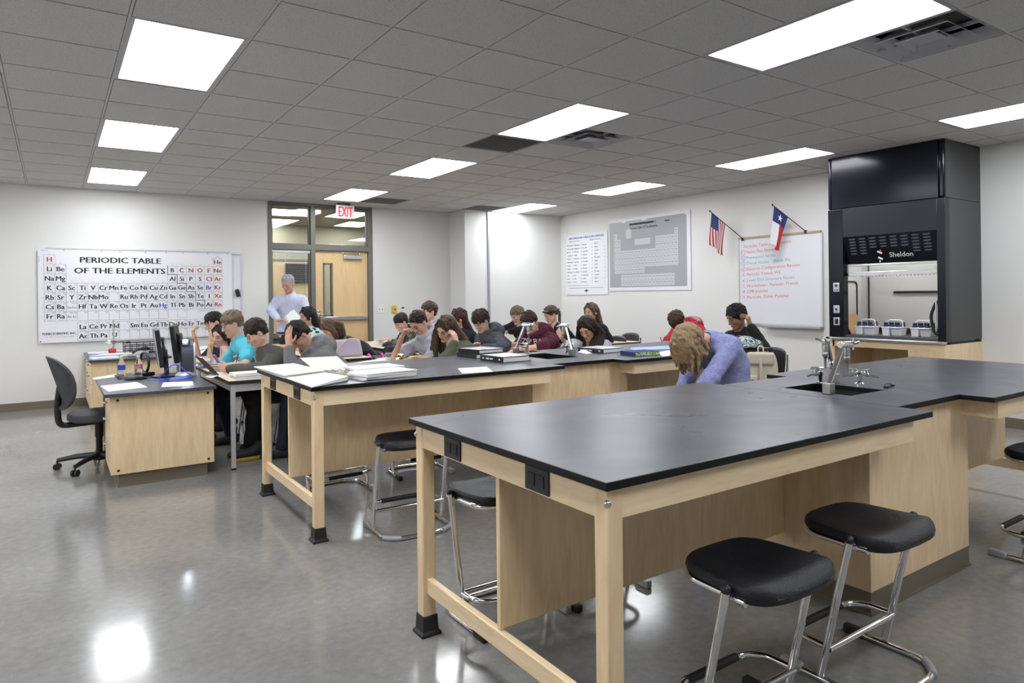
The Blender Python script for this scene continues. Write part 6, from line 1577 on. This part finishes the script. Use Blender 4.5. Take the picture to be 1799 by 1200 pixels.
slab('paper_sheet', 'white papers before the smiling girl on the first row table', 'paper', [(341, 618), (380, 612), (384, 620), (350, 626)], z, .001, MA['paper'], lines=4)
slab('paper_sheet', 'small paper pile before the boy in the navy tee', 'paper', [(337, 612), (362, 607), (368, 611), (342, 616)], z, .004, MA['paper'])
t = thing('tablet_cover', 'black folded screen cover leaning at the left edge of the first student table', 'cover', (1.20, 6.62, z), 0)
MB().add([(.0, -.25, .001), (.0, .16, .001), (-.14, .16, .16), (-.14, -.25, .16), (.006, -.25, .001), (.006, .16, .001), (-.134, .16, .166), (-.134, -.25, .166)], [(0, 3, 2, 1), (4, 5, 6, 7), (0, 1, 5, 4), (1, 2, 6, 5), (2, 3, 7, 6), (3, 0, 4, 7)]).build('panel', MA['black'], t)
# sneaker, cables
t = thing('sneaker', 'black sneaker with yellow sole on the floor behind the grey table leg', 'shoe', (1.40, 6.20, 0), .1)
q = Field(); q.rc(V3(-.10, 0, .05), V3(.09, 0, .06), .042, .048, .03).rc(V3(.07, 0, .08), V3(.10, 0, .11), .045, .045, .02); q.plane(V3(0, 0, .022), V3(0, 0, -1)); np_mesh('upper', [q.mesh(.008)], MA['shoe'], t)
m = MB(); o = [(-.15, -.02), (-.13, -.045), (-.04, -.048), (.05, -.040), (.13, -.042), (.145, 0), (.13, .042), (.05, .04), (-.04, .048), (-.13, .045), (-.15, .02)]
m.prism(o, 0, .030).build('sole', mat('yellow_rubber', (.55, .42, .03), .5), t, bevel=.006)
t = thing('cable_bundle', 'black cables hanging behind the teacher desk cabinet', 'cables', (1.12, 6.4, 0), 0)
m = MB()
for k in range(5): m.tube(bez([(-.02 + .01 * k, -.3 + .12 * k, .68), (.0 + .012 * (k % 3), -.2 + .07 * k, .35 - .05 * k), (.02, -.1 + .1 * k, .012), (.03 - .02 * k, .2 + .08 * k, .012)], 6, .1), .005, 6)
m.build('cables', MA['black'], t)

# ---- second row: handbag, duffel, pencil case, gold wrappers
MA['lilac'] = mat('lilac_leather', (.42, .37, .46), .5, bump=.1, bscale=90); MA['strap'] = mat('beige_strap', (.62, .52, .45), .6)
p = W(613, 632, 7.9); t = thing('handbag', 'lilac handbag with beige strap on the second row table', 'bag', (2.75, 7.42, TZ), -.35)
m = MB(); prof = [(-.19, -.065), (.19, -.065), (.19, .065), (-.19, .065)]
m.add([(-.17, -.07, .001), (.19, -.07, .001), (.19, .07, .001), (-.17, .07, .001), (-.15, -.035, .19), (.15, -.035, .20), (.15, .035, .20), (-.15, .035, .19)], [(0, 3, 2, 1), (4, 5, 6, 7), (0, 1, 5, 4), (1, 2, 6, 5), (2, 3, 7, 6), (3, 0, 4, 7)]); m.build('body', MA['lilac'], t, bevel=.035, seg=4)
st = []
for k in range(13):
    a = k / 12; st.append((-.15 + .27 * a, -.078 - .01 * math.sin(PI * a), .02 + .17 * math.sin(PI * a * .62) + .0))
m = MB(); m.grid(lambda u, v: Vector(st[min(12, int(u * 12 + .5))]) + Vector((.0, 0, .024 * v)), 12, 2); m.build('strap', MA['strap'], t, solid=.004, smooth=True)
t = thing('duffel_bag', 'black duffel bag with two pink straps behind the lilac handbag', 'bag', (3.22, 7.75, .40), -.2)
q = Field(); q.rc(V3(-.20, 0, .15), V3(.24, 0, .15), .15, .15, .05); np_mesh('body', [q.mesh(.012, folds(.006, 11, 14))], cloth('black_nylon', (.012, .012, .018), rough=.5), t)
pk = mat('pink_webbing', (.75, .06, .38), .6)
for s in (-.06, .10): MB().tube([(s, .162 * math.cos(a), .15 + .162 * math.sin(a)) for a in [PI * 2 * k / 24 for k in range(24)]], .016, 4, closed=True).build('strap', pk, t)
chair(3.20, 7.72, PI, 'black student chair with the duffel bag on it')
t = thing('pencil_case', 'grey zip pencil case standing on the row table behind the second bench', 'pencil case', (3.02, 6.70, TZ), -.3)
MB().box((-.10, -.035, .0005), (.10, .035, .035)).build('base', MA['whiteplastic'], t, bevel=.01); MB().box((-.105, -.04, .036), (.105, .04, .075)).build('lid', mat('grey_cloth', (.22, .23, .25), .8), t, bevel=.016, seg=3)
gold = mat('gold_foil', (.75, .52, .22), .25, .9)
for k, (a, b, f) in enumerate(((704, 624, 6.9), (727, 620, 6.7))):
    p = W(a, b, f); t = thing('foil_wrapper', ('crumpled gold foil wrapper by the elbow of the boy in the pale grey hoodie', 'crumpled gold foil wrapper between the boy in pale grey and the girl in green')[k], 'wrapper', (p[0], p[1], TZ), .5 * k, 'gold foil wrappers')
    m = MB(); rr = random.Random(k + 3)
    for j in range(9): 
        v = [Vector((rr.uniform(-.06, .06), rr.uniform(-.05, .05), rr.uniform(.004, .10))) for _ in range(3)]; m.add(v, [(0, 1, 2)])
    m.build('foil', gold, t, solid=.002)
slab('paper_sheet', 'white papers along the table behind the paper stacks, left of the boy in pale grey', 'paper', [(622, 637), (690, 627), (722, 630), (640, 641)], TZ + .001, .003, MA['paper'])
for k in range(3):
    book('text_book', ('white book at the bottom of the pile by the boy in camouflage', 'white book in the middle of the pile by the boy in camouflage', 'white book on top of the pile by the boy in camouflage')[k], 'book', 3.86 + .01 * k, 8.88 - .01 * k, TZ + .0205 * k, .26, .32, .02, .2 - .1 * k, MA['paper'], None, 'books by the boy in camouflage')
slab('paper_sheet', 'white worksheet on the table below the boy in plaid', 'paper', [(672, 603), (705, 600), (712, 607), (680, 611)], TZ, .002, MA['paper'])
rect_on('phone', 'orange phone case in the hands of the boy in the charcoal hoodie', 'phone', *[float(v) for v in W(842, 613, 7.55)[:2]], TZ + .04, .07, .14, .01, .4, mat('orange_case', (.65, .12, .04), .5))
slab('paper_sheet', 'white paper and purple notebook before the girl with the headband', 'paper', [(968, 592), (1000, 590), (1008, 595), (975, 598)], TZ, .003, MA['paper'])

# ---- right side: open book, pouch, backpack
t = thing('open_book', 'thick open book with dark cover on the table before the student in red', 'book', (5.86, 5.42, TZ), .2)
MB().box((-.19, -.13, .0005), (.19, .13, .005)).build('cover', MA['black'], t)
def pg(s): return lambda u, v: Vector((s * (.005 + .17 * u), -.12 + .24 * v, .006 + .045 * math.sin(PI * min(1, u * 1.1 + .08)) * (1 if s > 0 else .4)))
m = MB().grid(pg(1), 10, 2); m.grid(pg(-1), 10, 2); m.build('pages', MA['paper'], t, solid=.004, smooth=True)
MA['floral'] = camo('floral_print', [(.02, .03, .05), (.10, .30, .34), (.55, .62, .58), (.03, .05, .06), (.62, .55, .45)], 16)
t = thing('floral_pouch', 'dark floral print pouch on the end of the second bench before the boy in black', 'bag', (*atZ(1316, 613, HB)[:2], HB), .2)
q = Field(); q.el(V3(0, 0, .035), np.eye(3), (.13, .10, .05), .03).el(V3(-.03, .02, .085), np.eye(3), (.07, .06, .04), .04); q.plane(V3(0, 0, .002), V3(0, 0, -1)); np_mesh('body', [q.mesh(.010, folds(.008, 4, 16))], MA['floral'], t)
MA['canvas'] = mat('cream_canvas', (.56, .52, .40), .85, bump=.3, bscale=200)
t = thing('backpack', 'cream canvas backpack standing on a stool behind the blonde girl', 'backpack', (4.97, 3.58, .572), 2.2); t.scale = (.70, .75, .76)
q = Field(); q.rc(V3(-.07, 0, .12), V3(-.06, 0, .34), .13, .115, .05).rc(V3(.07, 0, .12), V3(.06, 0, .34), .13, .115, .05); q.plane(V3(0, 0, .002), V3(0, 0, -1)); q.plane(V3(0, 0, .42), V3(0, 0, 1), .03); np_mesh('body', [q.mesh(.010, folds(.005, 2, 16))], MA['canvas'], t)
MB().box((-.155, .06, .30), (.155, .155, .44)).build('flap', MA['canvas'], t, bevel=.03, seg=3)
for s in (-1, 1): 
    k = MB().box((s * .10 - .065, .10, .03), (s * .10 + .065, .175, .19)).build('pocket', MA['canvas'], t, bevel=.025, seg=3)
    MB().tube([(s * .10 + .035 * math.cos(a), .178, .11 + .045 * math.sin(a)) for a in [2 * PI * j / 16 for j in range(16)]], .005, 6, closed=True).build('lace', MA['white'], k)
MB().box((-.015, .158, .14), (.015, .166, .38)).build('strap', MA['strap'], t, bevel=.003)
MB().tube(bez([(-.03, 0, .42), (-.03, 0, .50), (.03, 0, .50), (.03, 0, .42)], 6, .03), .008, 8).build('loop', MA['strap'], t)

# ---- teacher desk things
def monitor(lab, x, y, rot, zc, w=.42, h=.30, tilt=.12):
    t = thing('monitor', lab, 'monitor', (x, y, DT), rot, 'black monitors on the teacher desk')
    R_ = Matrix.Translation((0, 0, zc - DT)) @ Matrix.Rotation(-tilt, 4, 'Y')
    b = MB().box((-.012, -w / 2, -h / 2), (.03, w / 2, h / 2)).xf(R_).build('housing', MA['black'], t, bevel=.008)
    MB().box((-.0135, -w / 2 + .018, -h / 2 + .022), (-.0122, w / 2 - .018, h / 2 - .018)).xf(R_).build('screen', MA['screen_dark'], b)
    MB().box((-.016, -w / 2 - .001, -h / 2), (-.010, -w / 2 + .012, h / 2)).xf(R_).build('bezel', MA['silver'], b)
    MB().box((.03, -.09, -.09), (.065, .09, .09)).xf(R_).build('back_bulge', MA['black'], b, bevel=.012)
    MB().tube([(.075, 0, .02), (.06, 0, zc - DT - .02)], .02, 8).build('stand', MA['black'], t)
    MB().lathe([(.10, .0005), (.10, .012), (.05, .022), (.02, .024)], (.05, 0, 0), 20).build('foot', MA['black'], t, smooth=True)
    return t
monitor('black monitor nearest the keyboard on the teacher desk, seen edge-on', .770, 6.80, -.07, .975, .42, .33)
monitor('black monitor further right on the teacher desk, beside the bright lamp', .940, 6.98, -.22, .995, .42, .34)
t = thing('document_camera', 'dark upright document camera with a glaring blue-white light on the teacher desk', 'camera', (.985, 6.74, DT), 0)
MB().lathe([(.085, .0005), (.085, .012), (.06, .03), (.04, .04)], n=20).build('base', MA['silver'], t, smooth=True)
tw = MB().box((-.035, -.03, .03), (.075, .04, .33)).build('tower', mat('dark_grey_plastic', (.06, .06, .07), .4), t, bevel=.008)
MB().box((-.03, -.04, .275), (.03, -.03, .345)).build('head', MA['black'], tw, bevel=.004)
MB().ball((0, -.045, .315), .016, 14).build('led', mat('white_led', (1, 1, 1), .5, emit=(.75, .85, 1.0), estr=160), tw, smooth=True)
t = thing('laptop', 'dark thin notebook lid standing at the right end of the teacher desk', 'laptop', (1.035, 6.80, DT), 0); MB().box((.02, -.12, .0005), (.032, .14, .30)).build('lid', MA['silver'], t, bevel=.003)
t = thing('keyboard', 'black keyboard on the teacher desk in front of the monitors', 'keyboard', (*atZ(229, 664, DT)[:2], DT), .18)
kb = MB().box((-.075, -.21, .0005), (.075, .21, .018)).build('case', MA['black'], t, bevel=.004)
m = MB()
for r in range(5):
    for c in range(14): m.box((-.062 + r * .025, -.198 + c * .0285, .018), (-.041 + r * .025, -.174 + c * .0285, .024))
m.build('keys', mat('key_grey', (.055, .055, .06), .45), kb)
MA['pet'] = bpy.data.materials.new('clear_bottle'); MA['pet'].use_nodes = True
b_ = MA['pet'].node_tree.nodes['Principled BSDF']; b_.inputs['Transmission Weight'].default_value = 1; b_.inputs['Roughness'].default_value = .05; b_.inputs['IOR'].default_value = 1.12; b_.inputs['Base Color'].default_value = (.95, .97, 1, 1)
def bottle(lab, x, y, lc, capc):
    t = thing('water_bottle', lab, 'bottle', (x, y, DT), 0, 'water bottles')
    MB().lathe([(.026, .0005), (.031, .006), (.031, .03), (.029, .04), (.031, .05), (.029, .06), (.031, .07), (.031, .13), (.028, .15), (.014, .178), (.0125, .19)], n=20).build('bottle', MA['pet'], t, smooth=True)
    MB().lathe([(.0315, .085), (.0315, .128)], n=20).build('label_band', lc, t, smooth=True)
    MB().lathe([(.014, .188), (.014, .203), (.012, .205)], n=16).build('cap', capc, t, smooth=True)
bottle('small water bottle with a blue label on the teacher desk', .49, 6.80, mat('blue_label', (.03, .10, .50), .4), MA['whiteplastic'])
bottle('small water bottle with a red and white label, next to the monitor', .62, 6.80, mat('red_white_label', (.62, .25, .25), .4, var=.6, vscale=40), MA['whiteplastic'])
slab('paper_sheet', 'white sheets on the front left corner of the teacher desk', 'paper', [(176, 678), (240, 671), (259, 680), (190, 688)], DT, .003, MA['paper'], lines=5)
slab('paper_sheet', 'white sheet on the front right part of the teacher desk', 'paper', [(287, 672), (339, 670), (340, 677), (283, 680)], DT, .0015, MA['paper'])
slab('paper_sheet', 'white papers at the left edge of the teacher desk behind the keyboard', 'paper', [(162, 664), (206, 657), (212, 661), (166, 667)], DT, .004, MA['paper'])
slab('blue_folder', 'flat blue plastic folder under the document camera', 'folder', [(258, 668), (330, 660), (340, 663), (300, 669)], DT, .003, mat('blue_plastic', (.02, .05, .45), .3))
t = thing('desk_phone', 'dark desk telephone with round dial stand left of the monitor', 'telephone', (.69, 7.02, DT), .3); MB().box((-.06, -.08, .0005), (.06, .08, .035)).build('body', MA['black'], t, bevel=.01)
MB().tube([(0, .09 * math.cos(a), .12 + .09 * math.sin(a)) for a in [2 * PI * k / 20 for k in range(20)]], .012, 8, closed=True).build('ring', MA['black'], t, smooth=True)
t = thing('blue_cable', 'blue cable looping over the teacher desk by the document camera', 'cable', (.90, 6.62, DT), 0); MB().tube(bez([(-.14, .0, .006), (-.03, .04, .12), (.04, .10, .10), (.10, .02, .02), (.16, .10, .006)], 8, .08), .004, 6).build('cable', mat('blue_cable', (.03, .08, .6), .4), t)
# ---- back desk things
def bs(name, lab, cat, x, y, w, d, h, rot, mt, z=DT): return rect_on(name, lab, cat, x, y, z, w, d, h, rot, mt)
bs('paper_sheet', 'white paper pile at the front left corner of the back desk', 'paper', .50, 9.36, .28, .22, .018, .1, MA['paper'])
bs('blue_book', 'pale blue booklet lying on the back desk', 'booklet', .52, 9.68, .30, .22, .02, -.1, mat('pale_blue_print', (.40, .48, .65), .5))
bs('paper_sheet', 'large white sheets in the middle of the back desk', 'paper', .66, 9.98, .36, .24, .012, .3, MA['paper'])
bs('paper_sheet', 'yellow green sheet on the back desk', 'paper', .80, 9.70, .24, .16, .006, .4, mat('lime_paper', (.62, .68, .25), .7))
bs('paper_sheet', 'white sheets at the wall end of the back desk', 'paper', .52, 10.35, .30, .22, .015, .0, MA['paper'])
bs('envelope', 'cream envelope at the wall end of the back desk', 'envelope', .72, 10.50, .26, .16, .008, .2, MA['cream'])
t = thing('telephone', 'black telephone with handset on the back desk', 'telephone', (.86, 9.46, DT), .5); MB().add([(-.09, -.08, .0005), (.09, -.08, .0005), (.09, .08, .0005), (-.09, .08, .0005), (-.09, -.08, .03), (.09, -.08, .06), (.09, .08, .06), (-.09, .08, .03)], [(0, 3, 2, 1), (4, 5, 6, 7), (0, 1, 5, 4), (1, 2, 6, 5), (2, 3, 7, 6), (3, 0, 4, 7)]).build('body', MA['greymetal'], t, bevel=.008)
MB().tube(bez([(-.10, -.05, .05), (-.06, -.05, .085), (.07, -.05, .105), (.11, -.05, .09)], 6, .03), .017, 8).build('handset', MA['black'], t, smooth=True)
t = thing('desk_organizer', 'black mesh desk organizer on the back desk below the periodic table', 'organizer', (.96, 10.1, DT), .05)
m = MB()
for zz in (.002, .055, .105): m.box((-.20, -.06, zz), (.20, -.052, zz + .012)).box((-.20, .10, zz + .02), (.20, .108, zz + .032)).box((-.20, -.06, zz), (-.192, .108, zz + .012)).box((.192, -.06, zz), (.20, .108, zz + .012))
for k in range(6): m.box((-.20 + .0784 * k, -.06, .002), (-.192 + .0784 * k, -.052, .117)).box((-.20 + .0784 * k, .10, .002), (-.192 + .0784 * k, .108, .137))
m.box((-.2, -.06, .001), (.2, .108, .005)); m.build('frame', MA['black'], t)
t = thing('lab_stand', 'steel rod stand with clamp on the back desk in front of the periodic table', 'stand', (.655, 10.28, DT), 0)
MB().box((-.05, -.08, .0005), (.05, .08, .015)).build('base', MA['steel'], t, bevel=.003); MB().cyl((0, 0, .015), (0, 0, .43), .009, 12).build('rod', MA['steel'], t, smooth=True)
MB().box((-.02, -.02, .12), (.02, .02, .16)).tube([(0, 0, .14), (.14, -.02, .14)], .008, 8).ball((.16, -.02, .14), (.04, .02, .025), 10).ball((-.05, 0, .15), (.05, .02, .02), 10).build('clamp', MA['chrome'], t)
t = thing('apple', 'red apple shaped ornament beside the steel stand on the back desk', 'ornament', (.63, 10.12, DT), 0)
MB().lathe([(.010, .004), (.028, .0006), (.042, .02), (.046, .045), (.038, .066), (.018, .072), (.004, .064)], n=18).build('body', mat('glossy_red', (.50, .015, .015), .2), t, smooth=True); MB().tube([(0, 0, .062), (.004, 0, .09)], .003, 6).build('stem', MA['brown'], t)
bs('paper_sheet', 'red printed sheet in front of the desk organizer', 'paper', .90, 9.92, .22, .10, .004, .1, mat('red_print', (.6, .10, .10), .6))

# teacher's papers
c = Vector(W(508, 566, 9.35)); t = thing('paper_sheet', 'white papers in the hands of the grey-haired teacher', 'paper', tuple(c), 0)
k = [Vector(W(*a)) - c for a in ((499, 558, 9.3), (513, 545, 9.45), (527, 560, 9.5), (507, 573, 9.3))]; m = MB()
for o in (0, .02): m.add([p + Vector((o, -o, o * .4)) for p in k] + [p + Vector((o, -o + .002, o * .4 + .001)) for p in k], [(0, 1, 2, 3), (7, 6, 5, 4), (0, 4, 5, 1), (1, 5, 6, 2), (2, 6, 7, 3), (3, 7, 4, 0)])
m.build('sheets', MA['paper'], t)
